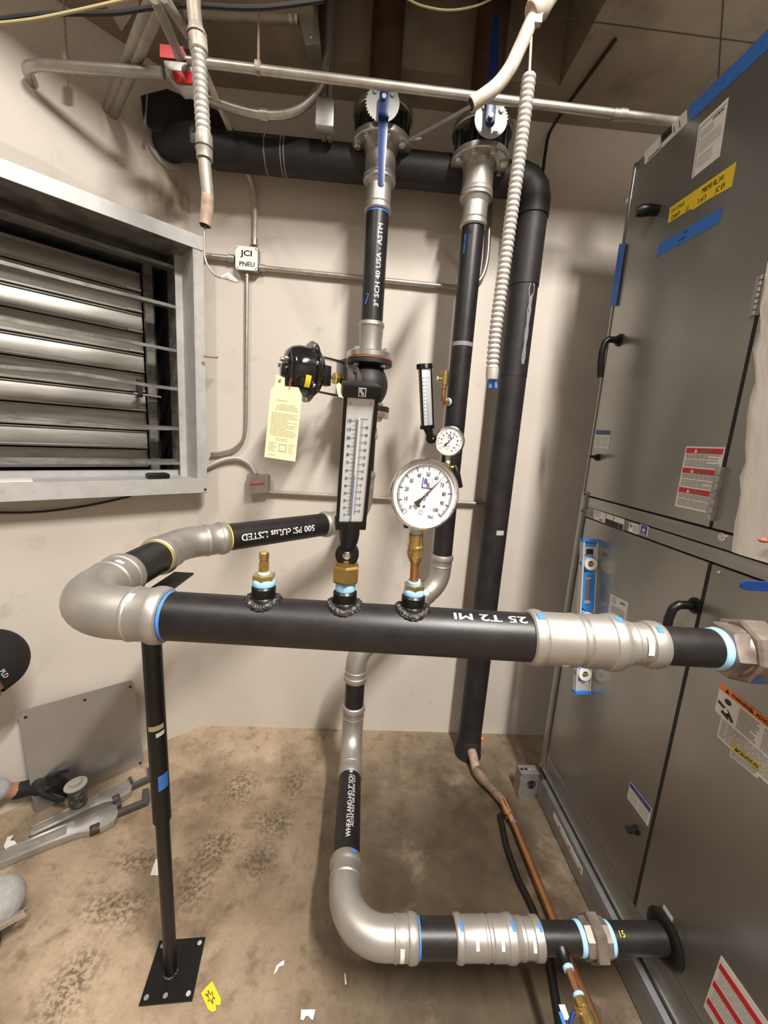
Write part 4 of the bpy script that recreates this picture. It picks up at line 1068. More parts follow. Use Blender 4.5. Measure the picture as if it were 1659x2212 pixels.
# ---- pressure gauges
def gauge(root, c, r, toward, roll, full=True, depth=.032, case_m='chrome'):
    n = (toward - c).normalized()
    u = UP.cross(n).normalized()
    if u.x < 0: u = -u
    w = n.cross(u) if n.cross(u).z > 0 else u.cross(n)
    u, w = (u * math.cos(roll) + w * math.sin(roll)), (w * math.cos(roll) - u * math.sin(roll))
    MB().lathe(c - n * depth, n, [(0, r * .72), (.004, r * .90), (depth * .6, r * .92), (depth * .62, r * .97), (depth + .002, r), (depth + .005, r * .985), (depth + .006, r * .93), (depth + .002, r * .90), (depth - .001, r * .895)], 56, True).build('case', case_m, root, 30)
    dial = MB().lathe(c - n * .0005, n, [(0, r * .90), (.0008, r * .90)], 56).build('dial', 'dial', root)
    b = c + n * .001
    def P(a, b_, o_=.0): return b + u * (a * r) + w * (b_ * r) + n * o_
    mk = MB()
    def ang(v): return math.radians(225 - 2.7 * v)
    for v in range(0, 101, 1 if full else 10):
        a = ang(v); ca, sa = math.cos(a), math.sin(a); t1 = .80; ln = .13 if v % 10 == 0 else (.10 if v % 5 == 0 else .065); wv = .010 if v % 10 == 0 else .0055
        if v == 0: continue
        q = [P(ca * t1 - sa * wv, sa * t1 + ca * wv), P(ca * t1 + sa * wv, sa * t1 - ca * wv), P(ca * (t1 - ln) + sa * wv, sa * (t1 - ln) - ca * wv), P(ca * (t1 - ln) - sa * wv, sa * (t1 - ln) + ca * wv)]
        mk.prism(q, n * .0002)
        if v % 10 == 0:
            rt = .56 if v < 100 else .54
            mk.text(str(v), P(ca * rt, sa * rt), u, w, r * .118, .5, .0003, True, .72)
    for i in range(54):                   # scale arc
        a0, a1 = math.radians(225 - 5 * i), math.radians(225 - 5 * (i + 1))
        mk.prism([P(math.cos(a0) * .805, math.sin(a0) * .805), P(math.cos(a1) * .805, math.sin(a1) * .805), P(math.cos(a1) * .795, math.sin(a1) * .795), P(math.cos(a0) * .795, math.sin(a0) * .795)], n * .0002)
    a = ang(0); ca, sa = math.cos(a), math.sin(a)
    ta, tb_ = V((ca, sa, 0)), V((-sa, ca, 0))
    for (r0, r1, s0, s1) in ((.68, .69, -.06, .06), (.80, .81, -.06, .06), (.68, .81, -.065, -.055), (.68, .81, .055, .065)):
        q = [ta * r0 + tb_ * s0, ta * r1 + tb_ * s0, ta * r1 + tb_ * s1, ta * r0 + tb_ * s1]
        mk.prism([P(k.x, k.y) for k in q], n * .0002)
    mk.text('0', P(ca * .52 , sa * .52 - .02), u, w, r * .118, .5, .0003, True, .72)
    mk.text('PSIG', P(.26, -.60), u, w, r * .09, .5, .0003, True, .7)
    for dx_ in (-.12, .02): mk.lathe(P(dx_, -.33), n, [(0, r * .032), (.0004, r * .032)], 12)
    mk.text('Y', P(-.08, -.72), u, w, r * .07, .5, .0003, False, .5)
    mk.build('dial_print', 'ink', dial)
    mk = MB()
    for i in range(20):
        a0, a1 = 2 * PI * i / 20, 2 * PI * (i + 1) / 20
        mk.prism([P(-.05 + .065 * math.cos(t_), -.50 + .065 * math.sin(t_)) for t_ in (a0, a1)] + [P(-.05 + .052 * math.cos(t_), -.50 + .052 * math.sin(t_)) for t_ in (a1, a0)], n * .0002)
    mk.build('dial_print', 'inkgrey', dial)
    # logo: B over R in a blue square
    mb_ = MB(); mr_ = MB()
    for (x0, y0, x1, y1) in ((-.12, .17, .16, .195), (-.12, .45, .16, .457), (-.14, .17, -.11, .457), (.153, .17, .16, .457)): mb_.prism([P(x0, y0), P(x1, y0), P(x1, y1), P(x0, y1)], n * .0002)
    mb_.text('B', P(-.035, .365), u, w, r * .14, .5, .0003, True); mr_.text('R', P(.06, .26), u, w, r * .14, .5, .0003, True)
    mb_.build('logo', 'navy', dial); mr_.build('logo', 'logored', dial)
    # pointer at 65 psi
    a = ang(64.5); d1 = u * math.cos(a) + w * math.sin(a); d2 = -u * math.sin(a) + w * math.cos(a); pb = b + n * .003
    pt = MB().prism([pb + d1 * r * .80, pb + d2 * r * .022, pb - d1 * r * .12 + d2 * r * .018, pb - d1 * r * .40 + d2 * r * .085, pb - d1 * r * .40 - d2 * r * .085, pb - d1 * r * .12 - d2 * r * .018, pb - d2 * r * .022], n * .0008).build('pointer', 'ink', root)
    MB().lathe(pb, n, [(0, r * .055), (.0025, r * .055), (.003, r * .03)], 18).build('pointer_hub', 'chrome', pt)
    MB().lathe(c + n * .0055, n, [(0, r * .92), (.0012, r * .92)], 48).build('lens', 'glass', root)
    return u, w, n
gc = PY(918, 1068, .672)
g1 = thing('pressure_gauge', 'large round pressure gauge with white dial on the big pipe, nearest the camera', 'gauge', W3)
u_, w_, n_ = gauge(g1, gc, .0625, O0 + V((.25, 0, -.05)), -.10)
gb = gc - w_ * .060 - n_ * .016
sd = (gb - W3).normalized(); SL = (gb - W3).length
def sp(d): return W3 + sd * d
tape(g1, W3, .0195, .012)
MB().hexp(W3 + UP * .011, UP, .010, .0205, .1).build('bushing', 'brass', g1, 25)
MB().lathe(sp(.020), sd, [(0, .0125), (.003, .013), (.010, .0118)], 20).build('thread_tape', 'tape_thread', g1)
MB().cyl(sp(.028), sp(SL * .50), .0085, 20).build('copper_nipple', 'copper', g1)
MB().lathe(sp(SL * .49), sd, [(0, .0088), (.004, .0115), (.012, .0125), (.013, .0145), (.018, .0155), (.020, .0145), (.023, .0155), (.026, .0145), (.032, .0135), (.033, .0152), (.036, .0150), (.038, .0135), (.058, .0132), (.060, .010)], 24).build('gauge_cock', 'brass', g1, 30)
MB().lathe(sp(SL * .49 + .060), sd, [(0, .0105), (.004, .011), (.008, .010)], 18).build('thread_tape', 'tape_thread', g1)
MB().box(sp(SL * .49 + .080) , (.021, .021, .032), (u_, n_, sd)).build('gauge_socket', 'brass', g1, bev=.002)
MB().box(sp(SL * .49 + .080) - u_ * .016 + n_ * -.012, (.008, .006, .03), (u_, n_, sd)).build('cock_handle', 'lever_blue', g1, bev=.001)

# ================================================================== RETURN RISER AND LOWER RUN
ret = thing('return_pipe_run', 'black and grey return pipe run dropping behind the big pipe to the low cabinet connection', 'pipe', (R2.x, R2.y, .25))
flange('pipe_flange', ret, V((R2.x, R2.y, zf2 + .012)), UP, .110, .024, 'flange_al', 8, .090, br=.0135, rot=.35)
adapter(ret, R2, zf2, at2(1025, 434), at2(1024, 444), at2(1019, 494))
zt2 = at2(1019, 494)
D2 = V((R2.x, R2.y, at2(953, 1258))); D3 = V((0.004, 1.53, PY(779, 1412, 1.53).z)); LZ = 0.28; LY = 0.838
D4 = V((0.004, 1.53, LZ)); D5 = V((0.006, LY, LZ))
dd = (D3 - D2).normalized(); LR = 0.0430
o, a_in, a_out = press_elbow('press_elbow', ret, D2, (0, 0, -1), dd, .11, .0425, .075)
MB().cyl(a_in - UP * .012, (R2.x, R2.y, zt2 + .012), .0435, 36).build('pipe', 'blackpipe', ret)
m = MB(); m.text_cyl('A53 GRADE B ERW - 3" SCH 40 USA - ASTM', (R2.x, R2.y, at2(985, 880)), UP, V((1, -.10, 0)), .0435, .016, .5, 1.15); m.build('pipe_stencil', 'stencil', ret)
patch_z = at2(1015, 520)
m = MB(); m.text_cyl('WHEATLAND', (R2.x, R2.y, at2(1012, 535)), UP, V((-.85, -.7, 0)), .0435, .008, .5, 1.0); m.build('marker_writing', 'marker_blue', ret)
ring('pipe_band', ret, (R2.x, R2.y, at2(995, 746)), UP, .0442, .016, 'inkgrey')
o, b_in, b_out = press_elbow('press_elbow', ret, D3, dd, (0, 0, -1), .10, .0415, .07)
MB().cyl(a_out - dd * .012, b_in + dd * .012, .041, 32).build('pipe', 'blackpipe', ret)
o, c_in, c_out = press_elbow('press_elbow', ret, D4, (0, 0, -1), (0, -1, 0), .115, .0415, .075)
MB().cyl(b_out + UP * .012, c_in - UP * .012, .041, 32).build('pipe', 'blackpipe', ret)
o, e5_in, e5_out = press_elbow('press_elbow', ret, D5, (0, -1, 0), (1, 0, 0), .118, LR, .085)
MB().cyl(c_out + YA * .012, e5_in - YA * .012, LR, 36).build('pipe', 'blackpipe', ret)
m = MB(); ctr = V((D5.x, (c_out.y + e5_in.y) / 2 + .02, LZ))
m.text_cyl('WHEATLAND-HD 3" SCH 40', ctr, YA, V((.02, -.30, 1)), LR, .016, .5, .98)
m.text_cyl('ASTM A53 GR B ERW 3/17', ctr + YA * .004, YA, V((.34, -.30, 1)), LR, .009, .5, 1.45); m.build('pipe_stencil', 'stencil', ret)
patch('marker_dab', ret, e5_in - YA * .014, YA, LR * 1.225, .25, .55, .01, 'marker_blue')
def lx_(px): return PZ(px, 2026, LZ).x
LRS = .0355
X0, X1, X2 = lx_(980), lx_(1168), lx_(1254)
def lp3(x): return V((x, LY, LZ))
MB().cyl(e5_out - XA * .012, lp3(X0 + .012), LR, 40).build('pipe', 'blackpipe', ret)
ring('marker_line', ret, e5_out + XA * .003, XA, LR * 1.012, .004, 'marker_blue')
Lr = X1 - X0
prof = [(0, LR * 1.06), (.003, LR * 1.13), (.009, LR * 1.175), (.016, LR * 1.18), (.020, LR * 1.15), (.021, LR * 1.11), (.0235, LR * 1.09), (Lr * .33, LR * 1.09), (Lr * .34, LR * 1.12), (Lr * .365, LR * 1.12), (Lr * .38, LR * 1.06), (Lr * .41, LR * 1.06), (Lr * .425, LR * 1.115),
        (Lr * .575, LR * 1.115), (Lr * .585, LR * 1.16), (Lr * .625, LR * 1.19), (Lr * .665, LR * 1.175), (Lr * .678, LR * 1.10), (Lr * .70, LR * 1.06), (Lr * .735, LRS * 1.22), (Lr * .745, LRS * 1.27), (Lr * .78, LRS * 1.27), (Lr * .795, LRS * 1.19), (Lr * .885, LRS * 1.20), (Lr * .895, LRS * 1.29), (Lr * .935, LRS * 1.335), (Lr * .98, LRS * 1.32), (Lr, LRS * 1.1)]
red2 = MB().lathe(lp3(X0), XA, prof, 56).build('reducer', 'zinc', ret, 24)
for f_, r_, a0 in ((.22, LR * 1.115, .35), (.50, LR * 1.135, .35), (.86, LRS * 1.24, .5)):
    patch('sticker', red2, lp3(X0 + Lr * f_), XA, r_, sgn * a0, sgn * (a0 + .75), .009, 'white')
for f_, r_ in ((.06, LR * 1.205), (.645, LR * 1.205), (.955, LRS * 1.345)):
    patch('marker_dab', red2, lp3(X0 + Lr * f_), XA, r_, sgn * -.1, sgn * .35, .008, 'marker_blue')
patch('sticker', ret, e5_out - XA * .045, XA, LR * 1.12, sgn * 1.0, sgn * 1.9, .011, 'white')
MB().cyl(lp3(X1 - .012), lp3(X2 + .01), LRS, 36).build('pipe', 'blackpipe', ret)
MB().lathe(lp3(X2 - .012), XA, [(0, LRS), (.002, LRS * 1.06), (.010, LRS * 1.09), (.014, LRS * 1.04)], 36).build('thread_tape', 'tape_thread', ret)
MB().lathe(lp3(X2), XA, [(0, LRS * 1.05), (.002, LRS * 1.25), (.022, LRS * 1.28)], 8).build('union_end', 'malleable', ret, 25)
MB().lathe(lp3(X2 + .020), XA, [(0, LRS * 1.45), (.003, LRS * 1.62), (.030, LRS * 1.62), (.033, LRS * 1.4)], 6).build('union_nut', 'malleable', ret, 25)
MB().lathe(lp3(X2 + .052), XA, [(0, LRS * 1.28), (.018, LRS * 1.26), (.020, LRS * 1.05)], 8).build('union_end', 'malleable', ret, 25)
MB().lathe(lp3(X2 + .070), XA, [(0, LRS * 1.03), (.004, LRS * 1.09), (.012, LRS * 1.06), (.014, LRS)], 36).build('thread_tape', 'tape_thread', ret)
MB().cyl(lp3(X2 + .07), lp3(XF + .004), LRS, 36).build('pipe', 'blackpipe', ret)
m = MB(); m.text_cyl('15', lp3(X2 + .105), XA, V((0, -.35, 1)), LRS, .014, .5, 1.0, False); m.build('paint_mark', 'yellow', ret)
MB().lathe(lp3(XF - .014), XA, [(0, LRS * 1.3), (.003, .062), (.007, .066), (.013, .064)], 44).build('escutcheon', 'black', ret)
# ---- drain cock on the low run, pointing to the camera
dx0 = PZ(1208, 2040, LZ).x
dp = V((dx0, LY, LZ)); dr = V((0, -1, 0))
dv = thing('drain_valve', 'brass drain valve on a copper stub below the low pipe, bottom right', 'valve', dp + dr * .1)
def q_(d): return dp + dr * (LRS + d)
MB().lathe(q_(-.006), dr, [(0, .020), (.006, .018), (.012, .0135), (.030, .0135)], 22).build('welded_nipple', 'black', dv)
MB().lathe(q_(.024), dr, [(0, .0125), (.002, .0140), (.009, .0128)], 20).build('thread_tape', 'tape_thread', dv)
MB().cyl(q_(.030), q_(.080), .0098, 20).build('copper_stub', 'copper', dv)
MB().lathe(q_(.076), dr, [(0, .0125), (.002, .0138), (.009, .0125)], 20).build('thread_tape', 'tape_thread', dv)
bv = MB().lathe(q_(.084), dr, [(0, .0130), (.003, .0150), (.018, .0150), (.020, .0135), (.026, .0172), (.040, .0180), (.052, .0165), (.054, .0140), (.060, .0150), (.078, .0150), (.080, .011)], 24).build('valve_body', 'brass', dv, 30)
MB().cyl(q_(.112), q_(.112) + V((-.030, 0, .010)), .0075, 14).build('valve_stem', 'brass', dv)
MB().sweep([q_(.112) + V((-.030, 0, .010)), q_(.125) + V((-.045, 0, .006)), q_(.16) + V((-.055, 0, -.004))], [.004, .005, .008], 10).build('lever', 'lever_blue', dv)
MB().lathe(q_(.160), dr, [(0, .0135), (.010, .0130)], 20).build('thread_tape', 'tape_thread', dv)

# ---- instruments on the right riser
vb = PY(982, 868, R2.y - .02)
vt = thing('vent_valve', 'small brass vent valve on a copper elbow beside the right riser', 'valve', PY(955, 868, 1.70))
vj = PY(956, 868, 1.665)
MB().cyl(V((R2.x - .03, R2.y - .01, vb.z)), vj.lerp(V((R2.x, R2.y, vb.z)), .40), .018, 20).build('weld_outlet', 'black', vt)
MB().cyl(vj.lerp(V((R2.x, R2.y, vb.z)), .42), vj.lerp(V((R2.x, R2.y, vb.z)), .30), .0175, 18).build('thread_tape', 'tape_thread', vt)
MB().lathe(vj.lerp(V((R2.x, R2.y, vb.z)), .32), vj - V((R2.x, R2.y, vb.z)), [(0, .017), (.012, .017), (.014, .012)], 6).build('bushing', 'brass', vt, 25)
top_ = PY(953, 836, 1.665)
ap, _ = arc(vj, (vj - V((R2.x, R2.y, vb.z))), UP, .02, 8)
MB().sweep([vj.lerp(V((R2.x, R2.y, vb.z)), .28)] + ap + [V((vj.x, vj.y, top_.z))], .0088, 16).build('copper_elbow', 'copper', vt)
zt_ = PY(953, 803, 1.665).z
MB().lathe(V((vj.x, vj.y, top_.z - .006)), UP, [(0, .0125), (.012, .0125), (.014, .0155), (zt_ - top_.z - .012, .0155), (zt_ - top_.z, .0150), (zt_ - top_.z + .010, .0145)], 18).build('valve_body', 'brass', vt, 30)
MB().cyl(V((vj.x, vj.y, top_.z + .03)), V((vj.x - .028, vj.y - .005, top_.z + .03)), .006, 12).build('valve_stem', 'brass', vt)
MB().box(V((vj.x - .030, vj.y - .005, top_.z + .03)), (.008, .02, .014)).build('valve_key', 'bolt', vt, bev=.002)

tb2 = PY(925, 926, 1.585); tt2 = PY(919, 786, 1.57)
th2 = thing('dial_thermometer', 'small-looking black-cased column thermometer beside the right riser, behind the gauges', 'thermometer', tb2)
x2, z2, n2 = thermometer(th2, tb2, tt2, .050, O0 + V((.9, 0, 0)), None, False)
pv2 = PY(931, 947, 1.60)
MB().sweep([pv2, pv2.lerp(tb2, .6), tb2 + z2 * .004 - n2 * .008], [.013, .016, .016], 16).build('neck', 'black', th2)
MB().lathe(pv2 + V((0, .016, 0)), (0, -1, 0), [(0, .018), (.006, .021), (.026, .021), (.029, .014)], 24).build('swivel', 'black', th2)
MB().ball(pv2 + V((.006, -.014, 0)), .004, 10, 8).build('screw', 'chrome', th2)
MB().cyl(pv2, V((R2.x - .03, R2.y - .01, pv2.z)), .011, 16).build('stem', 'black', th2)
gc2 = PY(971, 953, 1.575)
g2 = thing('pressure_gauge', 'small-looking round white-dial pressure gauge fixed on the right riser behind the large one', 'gauge', gc2 - UP * .06)
u2, w2, n2 = gauge(g2, gc2, .0595, O0 + V((-.55, 0, .1)), -.05, False)
gb2 = gc2 - w2 * .055 - n2 * .016
MB().box(gb2 - UP * .004, (.02, .02, .03)).build('gauge_socket', 'brass', g2, bev=.002)
MB().lathe(gb2 - UP * .020, (0, 0, -1), [(0, .0095), (.003, .0110), (.009, .010)], 16).build('thread_tape', 'tape_thread', g2)
MB().lathe(gb2 - UP * .028, (0, 0, -1), [(0, .012), (.004, .0145), (.016, .0145), (.018, .0175), (.026, .0175), (.028, .0135), (.045, .0125)], 18).build('gauge_cock', 'brass', g2, 30)
MB().cyl(gb2 - UP * .05 + V((0, 0, 0)), gb2 - UP * .05 + V((.035, 0, .006)), .007, 12).build('cock_stem', 'brass', g2)
MB().sweep([gb2 - UP * .05 + V((.030, -.004, .012)), gb2 + V((.036, -.006, -.055)), gb2 + V((.040, -.008, -.075)), gb2 + V((.060, -.010, -.125))], [.006, .012, .014, .009], 12).build('cock_lever', 'black', g2)
lastz = gb2 - UP * .073
MB().sweep([lastz, lastz - UP * .02, V((lastz.x, lastz.y + .03, lastz.z - .045)), V((R2.x, R2.y - .03, lastz.z - .05))], .009, 14).build('copper_nipple', 'copper', g2)

# ================================================================== PIPE STAND
sb = PZ(372, 2105, 0); SX, SY = -.497, .930
sd_ = thing('pipe_stand', 'black telescoping pipe stand on a square floor plate under the left elbow', 'stand', (SX, SY, 0))
cor = [PZ(*p, 0) for p in ((345, 2035), (444, 2027), (415, 2164), (300, 2175))]
bp = MB().prism([V((c.x, c.y, .0005)) for c in cor], V((0, 0, .006))).build('base_plate', 'black', sd_)
cc = sum(cor, V((0, 0, 0))) / 4
for i, c in enumerate(cor):
    q = cc.lerp(c, .80); MB().lathe((q.x, q.y, .0066), UP, [(0, .0065), (.0005, .0065)], 14).build('bolt_hole', 'inklight' if i != 3 else 'inkgrey', bp)
for f_ in (.45,):
    q = cor[3].lerp(cor[2], f_).lerp(cc, .2); MB().lathe((q.x, q.y, .0066), UP, [(0, .0065), (.0005, .0065)], 14).build('bolt_hole', 'inkgrey', bp)
stop = V((SX - .012, SY, HZ - HR - .018)); zmid = PY(345, 1768, SY).z
sbt = V((SX + .002, SY, .006))
sm = sbt.lerp(stop, (zmid - .006) / (stop.z - .006))
MB().cyl(sbt, sm + UP * .05, .0175, 22).build('inner_tube', 'black', sd_)
MB().lathe(sbt, UP, [(0, .021), (.003, .021), (.006, .0178)], 22).build('weld_bead', 'weld', sd_)
MB().cyl(sm, stop, .0225, 24).build('outer_tube', 'black', sd_)
sa = PZ(398, 1243, HZ - HR - .016)
dirb = V((-0.585 - stop.x, 1.30 - stop.y, 0)); dirb = V((sa.x - stop.x, sa.y - stop.y, 0)); bl2 = dirb.length; dirb.normalize()
MB().box(stop + dirb * (bl2 / 2 - .03) + UP * .009, (bl2 + .06, .055, .006), (dirb, dirb.cross(UP), UP)).build('saddle_bar', 'black', sd_, bev=.001)
z_ = PY(341, 1565, SY).z
f2 = (V((0, -1, 0)))
def stand_patch(name, zc, h, a0, a1, m):
    n = 6; vs = []; fs = []
    c0 = sbt.lerp(stop, (zc) / stop.z)
    for i in range(n + 1):
        a = a0 + (a1 - a0) * i / n
        for dz in (-h / 2, h / 2): vs.append(c0 + V((.0232 * math.cos(a), .0232 * math.sin(a), dz + .004 * (i - n / 2) / n)))
    for i in range(n): fs.append((2 * i, 2 * i + 1, 2 * i + 3, 2 * i + 2))
    return MB().add(vs, fs).build(name, m, sd_)
stand_patch('paper_tape', PY(341, 1563, SY).z, .014, -2.0, -.35, 'tagprint'); stand_patch('paper_label', PY(350, 1577, SY).z, .012, -1.2, -.3, 'paper')
stand_patch('blue_tape', PY(355, 1680, SY).z, .045, -1.25, -.15, 'tape_blue')

# ================================================================== OLD INSULATED PIPES
ip = thing('insulated_drop_pipe', 'thick black insulated pipe dropping down the back wall to the floor', 'pipe', (.615, 1.80, 0))
IX, IY, IR = .6215, 1.80, .0615
ztop = PY(1150, 368, IY).z
zel = PY(600, 338, IY).z
ap, _ = arc(V((IX, IY, zel)), (1, 0, 0), (0, 0, -1), .07, 3)
hl = PY(470, 325, IY)
ip2 = MB().sweep([V((-0.66, IY, zel)), V((-.3, IY, zel)), V((.2, IY, zel))] + ap[:1], .0625, 28).build('horizontal_length', 'insul', ip)
MB().sweep([ap[0] - XA * .02] + ap + [ap[-1] - UP * .06], .066, 24).build('mitred_elbow', 'insul', ip, 20)
zcut = PY(1128, 620, IY).z; z3 = PY(1105, 815, IY).z
MB().cyl((IX, IY, zcut), ap[-1] - UP * .03, IR, 28).build('upper_length', 'insul', ip)
MB().cyl((IX, IY, z3), (IX, IY, zcut), IR * .955, 28).build('torn_length', 'insul', ip)
zlow = .075
MB().cyl((IX - .004, IY, zlow), (IX, IY, z3), IR * .94, 28).build('lower_length', 'insul', ip)
m = MB(); rr = random.Random(5); n = 12
vs = []; fs = []
for i in range(n + 1):
    z = zcut - .002 - (zcut - z3 - .05) * i / n; w = (.16 if i < 3 else .10) * (1 + .4 * math.sin(i * 1.9)) + .03
    for a in (-1.30 - w, -1.30 + w): vs.append(V((IX + (IR * .955 + .0006) * math.cos(a), IY + (IR * .955 + .0006) * math.sin(a), z)))
for i in range(n): fs.append((2 * i, 2 * i + 1, 2 * i + 3, 2 * i + 2))
MB().add(vs, fs).build('torn_jacket', 'inkgrey', ip)
zz = PY(1075, 1145, IY).z; vs = []; fs = []
for i in range(7):
    a = -1.75 + .62 * i / 6
    for dz in (-.012, .010): vs.append(V((IX + (IR * .94 + .0006) * math.cos(a), IY + (IR * .94 + .0006) * math.sin(a), zz + dz)))
for i in range(6): fs.append((2 * i, 2 * i + 1, 2 * i + 3, 2 * i + 2))
MB().add(vs, fs).build('tape_patch', 'inklight', ip)
m = MB(); m.lathe((IX - .004, IY, .002), UP, [(0, IR * 1.12), (.03, IR * 1.05), (.10, IR * .97), (.105, IR * .9)], 20); m.build('wrapped_foot', 'insul', ip)
for xx in (PY(578, 333, IY).x, PY(612, 336, IY).x, PY(619, 336, IY).x):
    ring('band', ip, (xx, IY, zel), XA, .0632, .004, 'inkgrey')
# the pipe turning into the angled wall through its sleeve
sl = PL(362, 318)
ip3 = thing('insulated_wall_pipe', 'black insulated pipe end entering the angled wall through a rough sleeve', 'pipe', sl)
MB().sweep([V((-.655, IY - .002, zel)), V((-.70, IY - .03, zel)), sl + LN * .06, sl - LN * .03], [.062, .063, .062, .062], 24).build('elbow_length', 'insul', ip3)
MB().lathe(sl - LN * .005, LN, [(0, .078), (.018, .080), (.022, .074), (.022, .064)], 28).build('sleeve', 'louvre', ip3)
bxp = PL(345, 240, .12)
t = thing('insulated_box', 'black wrapped duct box below the ceiling in the left corner', 'duct', bxp)
m = MB()
q0 = [PL(302, 205, .06), PL(360, 190, .10), PL(400, 240, .16), PL(395, 285, .16), PL(330, 285, .08), PL(308, 262, .06)]
m.prism(q0, V((.16, .10, .012))); m.build('box_body', 'insul', t, bev=.006)
m = MB(); m.sweep([PL(318, 205, .085), PL(316, 240, .085), PL(312, 272, .085)], [.003, .003, .007], 6); m.build('tape_tail', 'inkgrey', t)

# ================================================================== DRAIN ON THE FLOOR
dn = thing('floor_drain_pipe', 'copper drain pipe running along the floor from the black insulated pipe', 'pipe', PZ(1090, 1740, 0))
p0 = V((IX - .004, IY - .02, .07)); p1 = PZ(1030, 1668, .03); p2 = PZ(1090, 1735, .026); p3 = PZ(1108, 1772, .026); p4 = PZ(1185, 1960, .026)
dirn = (p4 - p3).normalized(); p5 = p3 + dirn * 1.6
MB().sweep([p0, p0.lerp(p1, .6) + UP * .004, p1], [.024, .0225, .0215], 18).build('old_pipe', 'rust', dn)
mat('rust_dark2', (0.13, 0.085, 0.055), 0.6, 0.3, (0.25, 0.17, 0.12), 30)
MB().sweep([p1 - (p1 - p0).normalized() * .01, p1.lerp(p2, .25), p1.lerp(p2, .55), p2], [.026, .026, .019, .021], 18).build('old_elbow', 'rust_dark2', dn)
dl = (p3 - p2)
prof_p = [p2 - dl * .1, p2, p2 + dl * .25, p2 + dl * .3, p2 + dl * .75, p2 + dl * .8, p2 + dl * 1.0, p2 + dl * 1.15]
MB().sweep(prof_p, [.020, .0225, .0225, .0245, .0235, .018, .0185, .0165], 20).build('press_coupling', 'copper_new', dn)
MB().sweep([p3, p5], [.0142, .0142], 18).build('copper_pipe', 'copper', dn)
ring('marker_line', dn, p3 + dirn * .012, dirn, .0146, .008, 'marker_blue')
hs = MB().sweep([PZ(1080, 1760, .012), PZ(1095, 1830, .012), PZ(1120, 1900, .012), PZ(1150, 1960, .012), PZ(1185, 2060, .012), PZ(1205, 2180, .012), PZ(1230, 2330, .012)], .0115, 14).build('drain_hose', 'black')
tag(hs, 'black hose lying on the floor beside the copper drain pipe', 'hose')
lb = PZ(1218, 2190, .02)
t = thing('hose_tag', 'small white and blue tag at the bottom edge on the black hose', 'tag', (lb.x, lb.y, .024))
MB().box((lb.x, lb.y, .026), (.018, .03, .003)).build('card', 'white', t)
MB().box((lb.x - .012, lb.y - .02, .026), (.010, .04, .004)).build('sleeve', 'marker_blue', t)

# junction box on the floor beside the rail
j0 = PZ(1118, 1723, 0); j1 = PZ(1172, 1727, 0); jt = PY(1120, 1690, j0.y).z
jb = thing('junction_box', 'open steel knockout box on the floor by the cabinet base', 'box', ((j0.x + j1.x) / 2, j0.y, 0))
jw = (XF - .032) - j0.x; jh = PY(1124, 1672, j0.y).z
cxj = j0.x + jw / 2
b_ = MB()
b_.bb((j0.x, j0.y + .002, .001), (j0.x + .0015, j0.y + .055, jh)); b_.bb((j0.x + jw - .0015, j0.y + .002, .001), (j0.x + jw, j0.y + .055, jh))
b_.bb((j0.x, j0.y + .0535, .001), (j0.x + jw, j0.y + .055, jh)); b_.bb((j0.x, j0.y + .002, .001), (j0.x + jw, j0.y + .055, .0025)); b_.bb((j0.x, j0.y + .002, jh - .0015), (j0.x + jw, j0.y + .055, jh)); b_.build('box_shell', 'galv', jb)
n = 28; vs = []; fs = []; rx = jw * .26; cz = jh * .55
for i in range(n):
    a = 2 * PI * i / n; cx_, sz = math.cos(a), math.sin(a)
    k = 1 / max(abs(cx_), abs(sz)); hx_ = jw / 2
    vs += [V((cxj + rx * cx_ + jw * .12, j0.y, cz + rx * sz)), V((cxj + hx_ * cx_ * k, j0.y, jh / 2 + jh / 2 * sz * k)), V((cxj + rx * cx_ + jw * .12, j0.y + .002, cz + rx * sz)), V((cxj + hx_ * cx_ * k, j0.y + .002, jh / 2 + jh / 2 * sz * k))]
for i in range(n):
    j = (i + 1) % n
    fs += [(4 * i, 4 * i + 1, 4 * j + 1, 4 * j), (4 * i + 2, 4 * j + 2, 4 * j + 3, 4 * i + 3), (4 * i, 4 * j, 4 * j + 2, 4 * i + 2), (4 * i + 1, 4 * i + 3, 4 * j + 3, 4 * j + 1)]
MB().add(vs, fs).build('cover', 'galv', jb)
for k in range(4):
    MB().lathe((j0.x + jw * (.16 + .22 * k), j0.y + .028, jh + .0002), UP, [(0, .008), (.0006, .008)], 14).build('knockout', 'inkgrey' if k > 1 else 'gap', jb)
for px_, pz_ in ((.93, .1), (.93, .92)): MB().ball((j0.x + jw * px_, j0.y - .001, jh * pz_), .003, 8, 6).build('screw', 'gap', jb)
MB().bb((XF - .031, j0.y - .03, .004), (XF - .0295, j0.y + .06, .10)).build('mounting_plate', 'galv', jb)

